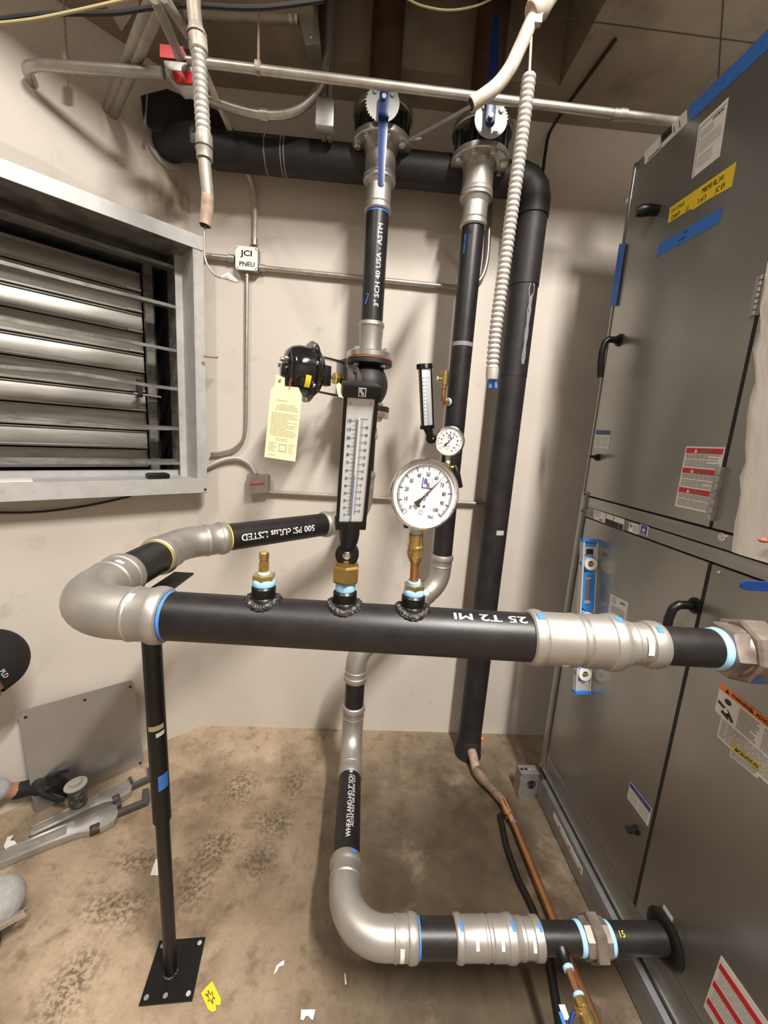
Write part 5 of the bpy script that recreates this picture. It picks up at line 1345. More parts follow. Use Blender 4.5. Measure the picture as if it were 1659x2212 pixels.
# ================================================================== CONDUITS AND WIRES
def smooth(pts, n=8):
    """Catmull-Rom through the points"""
    P = [V(p) for p in pts]; out = []
    for i in range(len(P) - 1):
        a = P[max(i - 1, 0)]; b = P[i]; c = P[i + 1]; d = P[min(i + 2, len(P) - 1)]
        for k in range(n):
            t = k / n
            out.append(.5 * ((2 * b) + (c - a) * t + (2 * a - 5 * b + 4 * c - d) * t * t + (3 * b - a - 3 * c + d) * t ** 3))
    out.append(P[-1]); return out
def strap(parent, c, r, rod_top, m='rust'):
    s_ = MB().lathe(c - XA * .008, XA, [(0, r * 1.35), (.016, r * 1.35)], 18).build('pipe_strap', m, parent)
    MB().cyl(c + UP * r, V((c.x, c.y, rod_top)), .004, 8).build('hanger_rod', m, parent)
CYD = 1.5
ca, cb_ = PY(440, 135, CYD), PY(1462, 264, CYD)
ch = thing('ceiling_conduit', 'long galvanized conduit crossing under the ceiling in front of both lever valves', 'conduit', ca)
MB().cyl(ca - XA * .05, cb_ + XA * .12, .0135, 18).build('tube', 'emt', ch)
c = PY(558, 147, CYD); strap(ch, c, .0135, CEIL)
for px_ in (1331, 1344):
    c = PY(px_, 248, CYD); MB().lathe(c - XA * .012, XA, [(0, .0165), (.024, .0165)], 18).build('coupling', 'emt', ch)
c = PY(545, 137, CYD)
# left piece with its elbow into the angled wall
e1 = PL(70, 178); 
l2 = thing('wall_conduit', 'galvanized conduit with an elbow entering the angled wall, upper left', 'conduit', e1)
pa = PY(352, 158, CYD + .02)
pb_ = PL(84, 140, .10)
MB().sweep([pa, pb_.lerp(pa, .06)] + smooth([pb_, pb_.lerp(e1, .45) - LD * .02, e1, e1 - LN * .02], 6), .0155, 16).build('tube', 'emt', l2)
c = PL(146, 140, .10); MB().box(c, (.012, .03, .05)).build('pipe_strap', 'rust', l2); MB().cyl(c, V((c.x, c.y, CEIL)), .003, 8).build('hanger_rod', 'rust', l2)
# conduit fitting with the red tape
cbx = PY(382, 138, CYD)
t = thing('conduit_fitting', 'conduit junction fitting with red tape under the ceiling, left', 'fitting', cbx)
m = MB(); m.prism([PY(350, 118, CYD), PY(418, 125, CYD), PY(418, 185, CYD), PY(385, 187, CYD), PY(358, 160, CYD)], V((0, .05, 0))); m.build('fitting_body', 'galv', t, bev=.004)
F = Face(PY(346, 96, CYD - .004), PY(420, 104, CYD - .004), PY(346, 124, CYD - .004), V((0, -1, 0))); F.quad(MB(), 0, 0, 1, 1, 0, .002).build('red_tape', 'red', t)
F = Face(PY(372, 152, CYD - .004), PY(418, 156, CYD - .004), PY(378, 178, CYD - .004), V((0, -1, 0))); F.quad(MB(), 0, 0, 1, 1, 0, .002).build('red_tape', 'red', t)
# two conduits dropping from near the camera to that fitting
for k, (a, b, r) in enumerate((((386, 118), (332, -10), .0125), ((418, 95), (352, -10), .011))):
    A_ = PY(*a, CYD - .03); B_ = PY(*b, 1.05)
    B_ = A_ + (B_ - A_) * min(1, (CEIL - .005 - A_.z) / max(1e-3, B_.z - A_.z)) if B_.z > CEIL else B_
    o = MB().cyl(A_, B_, r, 14).build('sloping_conduit', 'emt')
    tag(o, ('left' if k == 0 else 'right') + ' one of two thin conduits slanting up from the red-taped fitting', 'conduit', 'slanting conduits')
    MB().ball(A_, r * 1.25, 12, 8).build('end_fitting', 'emt', o)
# pair of conduits going into the angled wall
mat('emt_dim', (0.36, 0.33, 0.29), 0.5, 0.4, (0.28, 0.25, 0.21), 20)
for k, (x, y, r) in enumerate(((231, 236, .0150), (244, 247, .0165))):
    A_ = PL(x, y); o = MB().cyl(A_ - LN * .03, A_ + LN * 1.1, r, 16).build('ceiling_conduit', 'emt_dim')
    tag(o, ('upper' if k == 0 else 'lower') + ' of two dull side-by-side conduits entering the angled wall', 'conduit', 'side-by-side conduits into the angled wall')
# concrete gusset in the corner of the ceiling
m = MB(); m.prism([PZ(232, 8, CEIL), PZ(300, 0, CEIL), PZ(262, 60, CEIL)], V((0, 0, -.012))); struct(m.build('trim_1', 'wall'))

# upper middle: conduit with pull box, strut and swept bend
pbx = PY(665, 55, 1.62)
t = thing('pull_box', 'small galvanized pull box under the ceiling left of the pipe opening', 'box', PY(670, 90, 1.62))
m = MB(); m.prism([PY(640, 15, 1.62), PY(684, 5, 1.62), PY(692, 92, 1.62), PY(660, 98, 1.62)], V((0, .06, 0))); m.build('box_shell', 'galv', t, bev=.003)
MB().ball(PY(672, 80, 1.618), .005, 8, 6).build('screw', 'bolt', t)
o = MB().cyl(PY(400, 28, 1.64), PY(636, 38, 1.64), .0175, 16).build('conduit', 'emt_dim'); tag(o, 'pale conduit running left from the pull box under the ceiling', 'conduit')
for px_ in (628, 640): MB().lathe(PY(px_, 37.5, 1.64) - XA * .004, XA, [(0, .021), (.010, .021)], 16).build('locknut', 'emt', o)
st_ = thing('strut_channel', 'vertical galvanized strut with square lower end left of the valves', 'strut', PY(706, 300, 1.70))
sA, sB = PY(706, 300, 1.72), PY(713, -20, 1.72)
MB().bb((sA.x - .020, 1.70, sA.z), (sA.x - .004, 1.74, HI - .3)).build('channel', 'galv', st_)
MB().bb((sA.x + .004, 1.70, sA.z), (sA.x + .018, 1.74, HI - .3)).build('channel', 'emt_dim', st_)
MB().bb((sA.x - .035, 1.655, sA.z), (sA.x + .03, 1.70, PY(706, 212, 1.66).z)).build('end_box', 'galv', st_, bev=.003)
pts = smooth([PY(430, 205, 1.66), PY(500, 232, 1.66), PY(570, 248, 1.66), PY(630, 243, 1.66), PY(672, 215, 1.66), PY(700, 170, 1.66), PY(710, 120, 1.66)], 8)
o = MB().sweep(pts + [V((pts[-1].x, 1.66, HI - .4))], .0155, 16).build('bent_conduit', 'emt'); tag(o, 'galvanized conduit sweeping up in a wide bend beside the vertical strut', 'conduit')
MB().lathe(PY(572, 248, 1.66) - XA * .014, XA, [(0, .019), (.028, .019)], 16).build('coupling', 'emt', o)
# cables
o = MB().sweep(smooth([PY(-30, 46, 1.30), PY(100, 30, 1.30), PY(240, 28, 1.30), PY(330, 16, 1.30), PY(420, 12, 1.30), PY(560, 17, 1.30), PY(700, 0, 1.30)], 6), .006, 8).build('cable', 'dark'); tag(o, 'dark cable sagging across the top left under the ceiling', 'cable')
o = MB().sweep(smooth([PY(-20, 52, 1.22), PY(70, 42, 1.22), PY(170, 22, 1.22), PY(300, -8, 1.22)], 6), .0035, 8).build('cable', 'tagprint'); tag(o, 'thin pale yellow wire at the top left corner', 'cable')
o = MB().sweep(smooth([PY(868, -10, 1.40), PY(910, 12, 1.40), PY(970, 22, 1.40), PY(1030, 12, 1.40), PY(1075, -10, 1.40)], 6), .0028, 8).build('cable', 'tagprint'); tag(o, 'thin yellowish wire loop hanging at the top between the brown pipes', 'cable')
o = MB().sweep(smooth([PZ(1330, 85, CEIL - .006), PZ(1275, 160, CEIL - .008), PZ(1225, 228, CEIL - .006), PY(1188, 285, WALLY - .02), PY(1178, 330, 1.90), PY(1172, 375, 1.86)], 6), .0065, 8).build('cable', 'dark'); tag(o, 'dark stain line running over the ceiling down to the black pipe elbow', 'cable')  # stain line on the ceiling, drawn as an added thin dark tube

# ---- box on the back wall with JCI PNEU, and its conduits
WO = WALLY - .045
F = Face(PY(509, 531, WO), PY(557, 535, WO), PY(509, 582, WO), V((0, -1, 0)))
jc = thing('wall_box', 'white-lidded square wall box hand-lettered JCI PNEU on the back wall', 'box', (F.p(.5, .5).x, WALLY, F.p(.5, 1).z))
F.poly(MB(), [(0, .06), (.07, 0), (.93, 0), (1, .07), (1, .93), (.93, 1), (.07, 1), (0, .93)], 0, .003).build('lid', 'white', jc)
c = F.p(.5, .5)
MB().box(V((c.x, (WO + WALLY) / 2 + .001, c.z)), (F.u.length * .98, WALLY - WO - .003, F.v.length * .98)).build('box_shell', 'emt_dim', jc)
mk = MB(); F.text(mk, 'JCI', .48, .28, .25, .5, .0035, True, 1.25); F.text(mk, 'PNEU', .52, .74, .20, .5, .0035, True, 1.05)
for a, b in ((.05, .08), (.93, .10), (.10, .92), (.92, .92)):
    s_ = 1 if (a < .5) == (b < .5) else -1
    F.poly(mk, [(a - .05, b + .05 * s_ - .015), (a + .05, b - .05 * s_ - .015), (a + .05, b - .05 * s_ + .02), (a - .05, b + .05 * s_ + .02)], .0032)
mk.build('lettering', 'ink', jc)
WC = WALLY - .022
def wallrun(name, label, pts, r, m='emt', ends=()):
    o = MB().sweep(pts, r, 14).build(name, m); tag(o, label, 'conduit')
    for e, d in ends: MB().lathe(V(e) - V(d).normalized() * .012, d, [(0, r * 1.35), (.024, r * 1.35)], 14).build('connector', 'galv', o)
    return o
wallrun('wall_conduit', 'conduit from the louver frame to the left side of the lettered wall box', [PY(440, 552, WC), PY(507, 559, WC)], .0115, 'emt', [(PY(500, 558, WC), XA)])
wallrun('wall_conduit', 'conduit running right from the lettered wall box behind both risers', [PY(560, 578, WC), PY(985, 621, WC)] + smooth([PY(1015, 622, WC), PY(1040, 600, WC), PY(1052, 560, WC), PY(1056, 500, WC)], 6) + [PY(1062, 420, WC)], .0105, 'emt', [(PY(567, 579, WC), XA)])
wallrun('wall_conduit', 'thin conduit dropping from the lettered wall box and bending left', [PY(534, 585, WC), PY(533, 700, WC), PY(532, 880, WC)] + smooth([PY(531, 920, WC), PY(525, 950, WC), PY(505, 970, WC), PY(480, 978, WC), PY(456, 981, WC)], 6), .0078, 'emt', [(PY(534, 592, WC), UP)])
wallrun('wall_conduit', 'conduit slanting from the ceiling to the top of the lettered wall box', [PY(440, 150, 1.55), PY(470, 220, 1.66), PY(505, 300, 1.80)] + smooth([PY(535, 372, 1.90), PY(548, 410, WC), PY(551, 460, WC), PY(550, 528, WC)], 6), .0105, 'emt_paint', [(PY(550, 524, WC), UP)])
# grey box lower down
F = Face(PY(533, 1027, WO), PY(579, 1023, WO), PY(533, 1068, WO), V((0, -1, 0)))
gbx = thing('wall_box', 'dull grey square wall box low on the back wall', 'box', (F.p(.5, .5).x, WALLY, F.p(.5, 1).z))
c = F.p(.5, .5)
F.quad(MB(), 0, 0, 1, 1, 0, .003).build('lid', 'emt_dim', gbx)
MB().box(V((c.x, (WO + WALLY) / 2 + .001, c.z)), (F.u.length * .97, WALLY - WO - .003, F.v.length * .96)).build('box_shell', 'emt_dim', gbx)
mk = MB(); F.lines(mk, .15, .45, .85, .6, 1, .8, .0035, seed=71); mk.build('marker_writing', 'logored', gbx)
wallrun('wall_conduit', 'low conduit running right from the dull grey wall box to the insulated pipe', [PY(578, 1063, WC), PY(820, 1076, WC), PY(1056, 1089, WC)], .0095, 'emt_dim')
def flexpts(pts, n):      # evenly spaced along smoothed path
    P = smooth(pts, 12); L = [0]
    for i in range(1, len(P)): L.append(L[-1] + (P[i] - P[i - 1]).length)
    out = []; j = 0
    for k in range(n + 1):
        d = L[-1] * k / n
        while j < len(P) - 2 and L[j + 1] < d: j += 1
        f = (d - L[j]) / max(1e-9, L[j + 1] - L[j]); out.append(P[j].lerp(P[j + 1], min(1, f)))
    return out, L[-1]
def flex(pts, r, pitch, depth=.16, seg=14):
    P, L = flexpts(pts, 4); n = int(L / pitch) * 5
    P, L = flexpts(pts, n)
    pat = [1 - depth, 1 - depth * .25, 1.0, 1.0, 1 - depth * .35]
    return MB().sweep(P, [r * pat[i % 5] for i in range(len(P))], seg)
o = flex([PY(440, 1012, WALLY - .02), PY(480, 994, WALLY - .022), PY(515, 990, WALLY - .024), PY(540, 1003, WALLY - .024), PY(553, 1024, WALLY - .024)], .011, .008).build('flexible_conduit', 'flex'); tag(o, 'short corrugated cable arching from the louver to the dull grey wall box', 'conduit')
o = MB().cyl(PY(440, 769, WALLY - .12), PY(470, 772, WALLY - .12), .005, 10).build('steel_pin', 'rust'); tag(o, 'short dark steel pin sticking out beside the louver frame', 'pin')
o = MB().sweep(smooth([PL(-20, 1107, .012), PL(80, 1106, .012), PL(190, 1092, .012), PL(282, 1072, .012)], 6), .0045, 8).build('cable', 'dark'); tag(o, 'thin black cable on the angled wall below the louver', 'cable')

# ---- hanging flexible conduit, left
FY = 1.2
fl = thing('hanging_conduit', 'hanging corrugated conduit with rusty open tube end before the louver corner', 'conduit', PY(443, 490, FY))
top0 = PY(424, 68, FY)
MB().sweep([V((PY(416, -40, FY).x, FY, PY(416, -40, FY).z)), PY(419, 20, FY), top0], .0165, 18).build('upper_tube', 'emt_paint', fl)
MB().sweep([PY(423, 55, FY), PY(425, 72, FY), PY(426, 74, FY), PY(429, 112, FY), PY(429.5, 116, FY)], [.0165, .022, .0225, .0225, .019], 18).build('connector', 'emt_paint', fl)
ring('connector_band', fl, PY(426, 80, FY), PY(424, 60, FY) - PY(428, 100, FY), .0229, .004, 'dark')
MB().box(PY(406, 102, FY), (.018, .018, .022)).build('clamp_screw', 'dark', fl, bev=.003)
flex([PY(429, 112, FY), PY(432, 170, FY), PY(436, 235, FY), PY(440, 295, FY)], .0185, .0132).build('corrugated_tube', 'flex', fl)
MB().sweep([PY(439, 288, FY), PY(440, 295, FY), PY(441, 325, FY), PY(441.5, 328, FY), PY(442, 345, FY)], [.018, .0215, .0215, .0200, .0200], 18).build('connector', 'emt_dim', fl)
ring('connector_band', fl, PY(441, 321, FY), UP, .0219, .004, 'dark')
MB().box(PY(419, 302, FY), (.014, .016, .024)).build('clamp_screw', 'dark', fl, bev=.003)
MB().sweep(smooth([PY(441, 342, FY), PY(445, 385, FY), PY(449, 425, FY)], 5), .0155, 18).build('bent_tube', 'emt_dim', fl)
MB().sweep(smooth([PY(448.5, 422, FY), PY(447, 455, FY), PY(443, 487, FY)], 5), .0157, 18).build('rusty_end', 'rust', fl)
MB().lathe(PY(443, 487, FY) + UP * .001, (0, 0, -1), [(0, .0125), (.003, .0125)], 16).build('open_bore', 'gap', fl)
MB().sweep(smooth([PY(443, 488, FY), PY(441, 520, FY), PY(444, 562, FY), PY(462, 592, FY), PY(482, 601, FY)], 6), .0028, 8).build('wire', 'emt_dim', fl)
m = MB(); m.sweep([PY(478, 600, FY), PY(486, 599, FY), PY(492, 597, FY), PY(500, 602, FY), PY(513, 609, FY)], [.003, .007, .010, .008, .004], 8); m.build('taped_wire_end', 'white', fl)
# ---- hanging flexible conduit, right, with the curved tube above it
RY_ = 1.18
cr = thing('curved_conduit', 'pale curved conduit tube with clamp and rod at the top beside the right valve', 'conduit', PY(1018, 228, RY_))
MB().sweep(smooth([PY(1195, -20, RY_), PY(1172, 15, RY_)], 3), .021, 18).build('upper_tube', 'emt_paint', cr)
MB().lathe(PY(1176, 8, RY_), PY(1152, 28, RY_) - PY(1176, 8, RY_), [(0, .024), (.006, .026), (.034, .028), (.040, .024)], 20).build('connector', 'emt_paint', cr)
MB().box(PY(1162, 42, RY_ - .01), (.018, .016, .024)).build('clamp_screw', 'emt', cr, bev=.003)
MB().sweep(smooth([PY(1158, 28, RY_), PY(1142, 60, RY_), PY(1122, 105, RY_), PY(1100, 150, RY_), PY(1068, 190, RY_), PY(1017, 226, RY_)], 8), .0170, 20).build('tube', 'emt_paint', cr)
e_ = PY(1017, 226, RY_); MB().lathe(e_, (PY(1017, 226, RY_) - PY(1040, 212, RY_)), [(0, .013), (.002, .013)], 16).build('open_bore', 'gap', cr)
MB().sweep([PY(1016, 230, RY_), PY(960, 262, 1.4), PY(886, 302, 1.60)], .0042, 10).build('pull_rod', 'emt', cr)
MB().sweep([PY(884, 302, 1.60), PY(910, 299, 1.58)], .0035, 8).build('rod_hook', 'emt', cr)
MB().cyl(PY(1149, 45, RY_), PY(1143, 168, RY_), .0035, 8).build('wire', 'emt_paint', cr)
fr_ = thing('hanging_conduit', 'long white-grey corrugated conduit hanging between the risers, blue wires at its end', 'conduit', PY(1063, 820, RY_))
flex([PY(1143, 163, RY_), PY(1128, 290, RY_), PY(1108, 440, RY_), PY(1086, 600, RY_), PY(1070, 720, RY_), PY(1063, 800, RY_)], .0180, .0138, .20).build('corrugated_tube', 'flex', fr_)
MB().sweep([PY(1064, 796, RY_), PY(1063, 808, RY_), PY(1062, 820, RY_)], [.0178, .0180, .0165], 16).build('end_sleeve', 'flex', fr_)
for a, b in (((1060, 816), (1058, 838)), ((1068, 816), (1071, 838))): MB().cyl(PY(*a, RY_), PY(*b, RY_), .0048, 10).build('wire', 'marker_blue', fr_)

# ================================================================== THINGS ON THE FLOOR
# aluminium plate leaning on the angled wall
pl = [PL(38, 1537, .03), PL(288, 1467, .03), PL(312, 1645, .11), None]
br = PZ(312, 1648, 0.0); tr = pl[1]; tl = pl[0]
bl3 = br + (tl - tr)
bl3.z = 0; br.z = .001
Fp = Face(tl, tr, bl3, LN)
def rounded(r=.05):
    out = []
    asp = Fp.u.length / Fp.v.length
    for cx_, cy_, a0 in ((1 - r / asp, r, -PI / 2), (1 - r / asp, 1 - r, 0), (r / asp, 1 - r, PI / 2), (r / asp, r, PI)):
        for k in range(5):
            a = a0 + PI / 2 * k / 4; out.append((cx_ + r / asp * math.cos(a), cy_ + r * math.sin(a)))
    return out
pn = Fp.u.cross(Fp.v).normalized(); pn = pn if pn.dot(LN) > 0 else -pn; Fp.n = pn
t = thing('metal_plate', 'flat grey metal cover plate leaning against the angled wall', 'plate', (Fp.p(.5, 1).x, Fp.p(.5, 1).y, 0))
po = Fp.poly(MB(), rounded(), 0, .003).build('sheet', 'alu', t)
for a, b in ((.05, .07), (.53, .07), (.96, .07), (.96, .93)): MB().lathe(Fp.p(a, b, .003), pn, [(0, .006), (.0008, .006)], 12).build('screw_hole', 'gap', po)
# pipe wrenches
def wrench(label, A_, B_, w):
    """aluminium pipe wrench: A handle end, B jaw end, both on the floor"""
    t = thing('pipe_wrench', label, 'wrench', (A_ + B_) / 2, 'pipe wrenches on the floor')
    d = (B_ - A_); L = d.length; d.normalize(); s = UP.cross(d).normalized()
    def p(f, o, z): return A_ + d * (f * L) + s * (o * w) + UP * z
    out = [(0, -.32), (.03, -.42), (.45, -.42), (.62, -.50), (.70, -.75), (.80, -.80), (.87, -.70), (.90, -.25), (.89, .55), (.82, .60), (.60, .55), (.03, .35), (0, .25)]
    MB().prism([p(f, o, .003) for f, o in out], UP * .026).build('handle_housing', 'galv_w', t, bev=.004)
    MB().prism([p(f, o, .0292) for f, o in ((.04, -.2), (.55, -.25), (.55, .30), (.04, .15))], UP * -.002).build('handle_recess', 'emt_dim', t)
    MB().prism([p(f, o, .029) for f, o in ((.03, .16), (.60, .32), (.60, .52), (.03, .34))], UP * .005).build('handle_rib', 'galv_w', t, bev=.001)
    c0 = p(.735, -.55, .016)
    MB().lathe(c0 - d * (L * .035), d, [(0, .016), (.003, .0185), (L * .07 - .003, .0185), (L * .07, .016)], 20).build('adjusting_nut', 'rust_nut', t)
    MB().prism([p(f, o, .008) for f, o in ((.86, -.25), (1.12, -.25), (1.14, .1), (1.14, .9), (1.09, .95), (1.08, .12), (.86, .12))], UP * .018).build('hook_jaw', 'emt_dark', t, bev=.002)
    MB().prism([p(f, o, .006) for f, o in ((.89, .30), (.925, .34), (.925, .85), (.885, .85))], UP * .022).build('heel_jaw', 'emt_dark', t, bev=.002)
mat('galv_w', (0.52, 0.51, 0.49), 0.38, 0.7, (0.42, 0.41, 0.39), 25)
mat('rust_nut', (0.09, 0.065, 0.06), 0.6, 0.4)
mat('emt_dark', (0.12, 0.115, 0.11), 0.45, 0.6)
def wz(x, y): return PZ(x, y, .018) - UP * .018
wrench('nearer aluminium pipe wrench lying on the floor, its handle leaving the frame', wz(-60, 1882), wz(285, 1742), .066)
wrench('farther aluminium pipe wrench lying on the floor behind its twin, against the roll', wz(62, 1803), wz(305, 1688), .058)
o = MB().add([PZ(8, 1828, .036), PZ(16, 1808, .040), PZ(30, 1803, .048), PZ(22, 1815, .040), PZ(32, 1816, .034), PZ(38, 1825, .034), PZ(12, 1835, .034)], [(0, 1, 2, 3), (0, 3, 4, 5, 6)]).build('tape_scrap', 'white'); tag(o, 'curled white tape scrap on the nearer wrench handle', 'scrap')
# tape roll in the gloved hand
rp = PZ(172, 1748, 0); rh = PY(168, 1690, rp.y).z
t = thing('tape_roll', 'upright roll of dark wrapped tape with pale round end, by the gloved hand', 'roll', (rp.x, rp.y, 0))
rr_ = .035
lean = V((-.06, .0, 1)).normalized()
base = V((rp.x, rp.y, .003))
mat('inkdark', (0.055, 0.055, 0.06), 0.3, 0.2, (0.25, 0.25, 0.26), 45, 0.5, 0.62, stretch=(1, 1, 3))
MB().lathe(base, lean, [(0, rr_ * .9)] + [(rh * f, rr_ * (.86 + .06 * (i % 2))) for i, f in enumerate([.08, .18, .28, .38, .48, .58, .68, .78, .86])] + [(rh * .88, rr_ * .8)], 26).build('wound_tape', 'inkdark', t)
mat('tagpale', (0.55, 0.53, 0.46), 0.5)
MB().lathe(base + lean * rh * .86, lean, [(0, rr_ * 1.1), (.004, rr_ * 1.16), (.008, rr_ * 1.12), (.009, rr_ * .62), (.020, rr_ * .60), (.021, rr_ * .5)], 30).build('spool_end', 'tagpale', t)
# scraps
def scrap(name, label, pts, m, dz=(0,)):
    P = [PZ(x, y, .003) for x, y in pts]
    P = [p + UP * (.004 * abs(math.sin(i * 1.7))) for i, p in enumerate(P)]
    return tag(MB().prism([p - UP * .002 for p in P], UP * .0007).build(name, m), label, 'scrap')
yt = scrap('tape_scrap', 'torn yellow tape scrap with ink on the floor by the stand plate', [(434, 2145), (446, 2133), (458, 2119), (468, 2140), (477, 2158), (476, 2172), (466, 2172), (467, 2183), (458, 2188), (449, 2180), (442, 2165)], 'yellow')
F = Face(PZ(440, 2135, .008), PZ(470, 2135, .008), PZ(440, 2170, .008), UP)
mk = MB(); star = [(.12, .35), (.35, .42), (.30, .12), (.52, .40), (.62, .20), (.66, .52), (.80, .62), (.60, .66), (.66, .95), (.48, .70), (.30, .82), (.38, .58)]
for i in range(len(star)):
    a = F.p(*star[i]); b = F.p(*star[(i + 1) % len(star)]); mk.cyl(a, b, .0007, 5)
mk.build('ink_mark', 'ink', yt)
scrap('paper_scrap', 'small white torn paper strip on the floor left of the low elbow', [(591, 2104), (597, 2088), (606, 2078), (614, 2075), (613, 2085), (603, 2089), (597, 2100)], 'white')
scrap('paper_scrap', 'white notched paper scrap at the bottom edge of the floor', [(651, 2180), (681, 2182), (676, 2203), (671, 2203), (666, 2194), (660, 2196), (655, 2205), (649, 2202)], 'white')
scrap('paper_scrap', 'thin white sliver on the floor below the low elbow', [(744, 2103), (746, 2103), (749, 2126), (745, 2128)], 'white')
scrap('paper_scrap', 'white triangular paper behind the pipe stand', [(324, 1890), (337, 1856), (348, 1860), (348, 1892)], 'white')
scrap('paper_scrap', 'tiny orange scrap on the floor by the insulated pipe foot', [(1034, 1592), (1046, 1593), (1045, 1599), (1034, 1598)], 'orange')

# ================================================================== THE KNEELING WORKER AT THE LEFT EDGE
def zdep(p): return (V(p) - O0).dot(V(RM.col[2]))
zr = zdep(V((rp.x, rp.y, .06)))
CH = []      # chains: (points, radii, region)
def chain(pts, rad, reg): CH.append(([V(p) for p in pts], rad, reg))
knee = PD(-6, 1950, 1.20)
pelvis = V((-1.42, .72, .36)); chest = V((-1.43, .98, .58)); neckb = V((-1.34, 1.12, .69)); headc = PD(-34, 1442, 1.30)
sh_r = V((-1.31, 1.05, .57)); sh_l = V((-1.54, 1.06, .58))
wr_ = PD(38, 1708, zr - .03); elb = PD(-92, 1706, zr - .19); pal = PD(82, 1697, zr - .01)
chain([pelvis, pelvis.lerp(chest, .5), chest, chest.lerp(neckb, .6)], [.150, .145, .150, .105], 'shirt')
chain([sh_l, chest + V((0, .03, .03)), sh_r], [.075, .12, .075], 'shirt')
chain([chest.lerp(neckb, .7), neckb, headc - V((.02, .02, .06))], [.075, .058, .056], 'skin')
chain([sh_r, sh_r.lerp(elb, .5), elb], [.068, .056, .047], 'shirt')
cuff = elb.lerp(wr_, .62)
chain([elb, elb.lerp(wr_, .3), cuff], [.047, .050, .044], 'shirt')
chain([cuff - (wr_ - elb).normalized() * .02, wr_], [.033, .026], 'skin')
chain([wr_, pal], [.031, .030], 'glove')
hdir = (pal - wr_).normalized()
right_ = V(RM.col[0]); upc = -V(RM.col[1]); fwd = V(RM.col[2])
chain([pal - upc * .012, pal + upc * .016], [.027, .027], 'glove')
# fingers: index stretched along the roll top, three curled round its side, thumb beneath
def fing(px, zoff, r): chain([PD(x, y, zr + z) for (x, y), z in zip(px, zoff)], r, 'glove')
fing([(92, 1684), (112, 1675), (130, 1668), (146, 1664)], [.0, .0, .01, .02], [.0115, .0105, .0095, .0085])
fing([(98, 1692), (118, 1685), (136, 1684), (147, 1692)], [-.0, .005, .03, .045], [.0115, .0105, .0095, .0085])
fing([(98, 1700), (120, 1696), (138, 1699), (150, 1707)], [-.0, .005, .03, .045], [.0115, .0105, .0095, .0085])
fing([(95, 1708), (116, 1708), (134, 1713), (146, 1721)], [-.0, .005, .03, .045], [.0105, .0098, .0088, .0080])
fing([(80, 1706), (98, 1718), (118, 1726), (136, 1729)], [-.02, -.03, -.035, -.045], [.0125, .0115, .0105, .0092])
# other arm, resting on the left thigh; legs: right knee near, left foot flat
el2 = V((-1.575, 1.13, .40)); wl = V((-1.46, 1.17, .53))
kn2 = V((-1.50, 1.10, .44)); an2 = V((-1.55, .95, .08))
chain([sh_l, el2], [.066, .047], 'shirt'); chain([el2, wl], [.044, .030], 'shirt'); chain([wl, wl + V((.07, .03, -.02))], [.028, .024], 'glove')
for k in range(4): chain([wl + V((.06, .03 - .014 * k, -.015)), wl + V((.10, .035 - .016 * k, -.03)), wl + V((.12, .035 - .016 * k, -.06))], [.0105, .0095, .0085], 'glove')
chain([wl + V((.04, -.02, -.01)), wl + V((.07, -.055, -.02)), wl + V((.095, -.06, -.035))], [.011, .010, .009], 'glove')
chain([pelvis + V((.06, 0, -.02)), (pelvis + V((.06, 0, -.02))).lerp(knee, .5), knee], [.105, .090, .068], 'pants')
an1 = V((-1.40, .70, .075))
chain([knee, knee.lerp(an1, .4), an1], [.064, .056, .044], 'pants')
chain([an1, an1 + V((-.10, -.10, -.02)), an1 + V((-.16, -.17, -.03))], [.046, .042, .038], 'boot')
chain([pelvis + V((-.08, .02, -.02)), (pelvis + V((-.08, .02, -.02))).lerp(kn2, .5), kn2], [.105, .088, .066], 'pants')
chain([kn2, kn2.lerp(an2, .4), an2], [.062, .058, .042], 'pants')
chain([an2, an2 + V((.05, .10, -.035)), an2 + V((.09, .18, -.045))], [.046, .042, .033], 'boot')
# head: skull, jaw, nose, ears; face turned down towards the work
look = (V((rp.x, rp.y, .15)) - headc).normalized()
hup = (UP - look * UP.dot(look)).normalized(); hsd = look.cross(hup).normalized()
def hpnt(a, b, c): return headc + look * a + hup * b + hsd * c
chain([hpnt(-.030, .028, 0), hpnt(.020, .020, 0)], [.083, .080], 'skin')
chain([hpnt(.030, -.02, 0), hpnt(.052, -.075, 0)], [.060, .042], 'skin')
chain([hpnt(.088, .012, 0), hpnt(.112, -.020, 0)], [.010, .015], 'skin')
for s_ in (-1, 1): chain([hpnt(-.012, .012, s_ * .078), hpnt(-.014, -.025, s_ * .076)], [.014, .010], 'skin')
chain([hpnt(.084, -.058, -.018), hpnt(.086, -.058, .018)], [.011, .011], 'skin')

m = MB()
for pts, rad, reg in CH:
    P = []; Rr = []
    for i in range(len(pts) - 1):
        for k in range(5): P.append(pts[i].lerp(pts[i + 1], k / 5)); Rr.append(rad[i] + (rad[i + 1] - rad[i]) * k / 5)
    P.append(pts[-1]); Rr.append(rad[-1])
    m.sweep(P, Rr, 14)
    for p, r in zip(pts, rad): m.ball(p, r * 1.0, 14, 10)
prs = thing('person', 'kneeling person in black cap, grey work clothes and black gloves at the left edge', 'person', (pelvis.x, pelvis.y, 0))
src = m.build('body_source', 'shirt')
md = src.modifiers.new('r', 'REMESH'); md.mode = 'VOXEL'; md.voxel_size = .0065; md.use_smooth_shade = True
ms = src.modifiers.new('s', 'SMOOTH'); ms.factor = .5; ms.iterations = 3
dg = bpy.context.evaluated_depsgraph_get()
me = bpy.data.meshes.new_from_object(src.evaluated_get(dg))
org = V(src.location)
bpy.data.objects.remove(src)
regs = ['shirt', 'skin', 'glove', 'pants', 'boot']
me.materials.clear()
for r in regs: me.materials.append(MATS[r])
segs = []
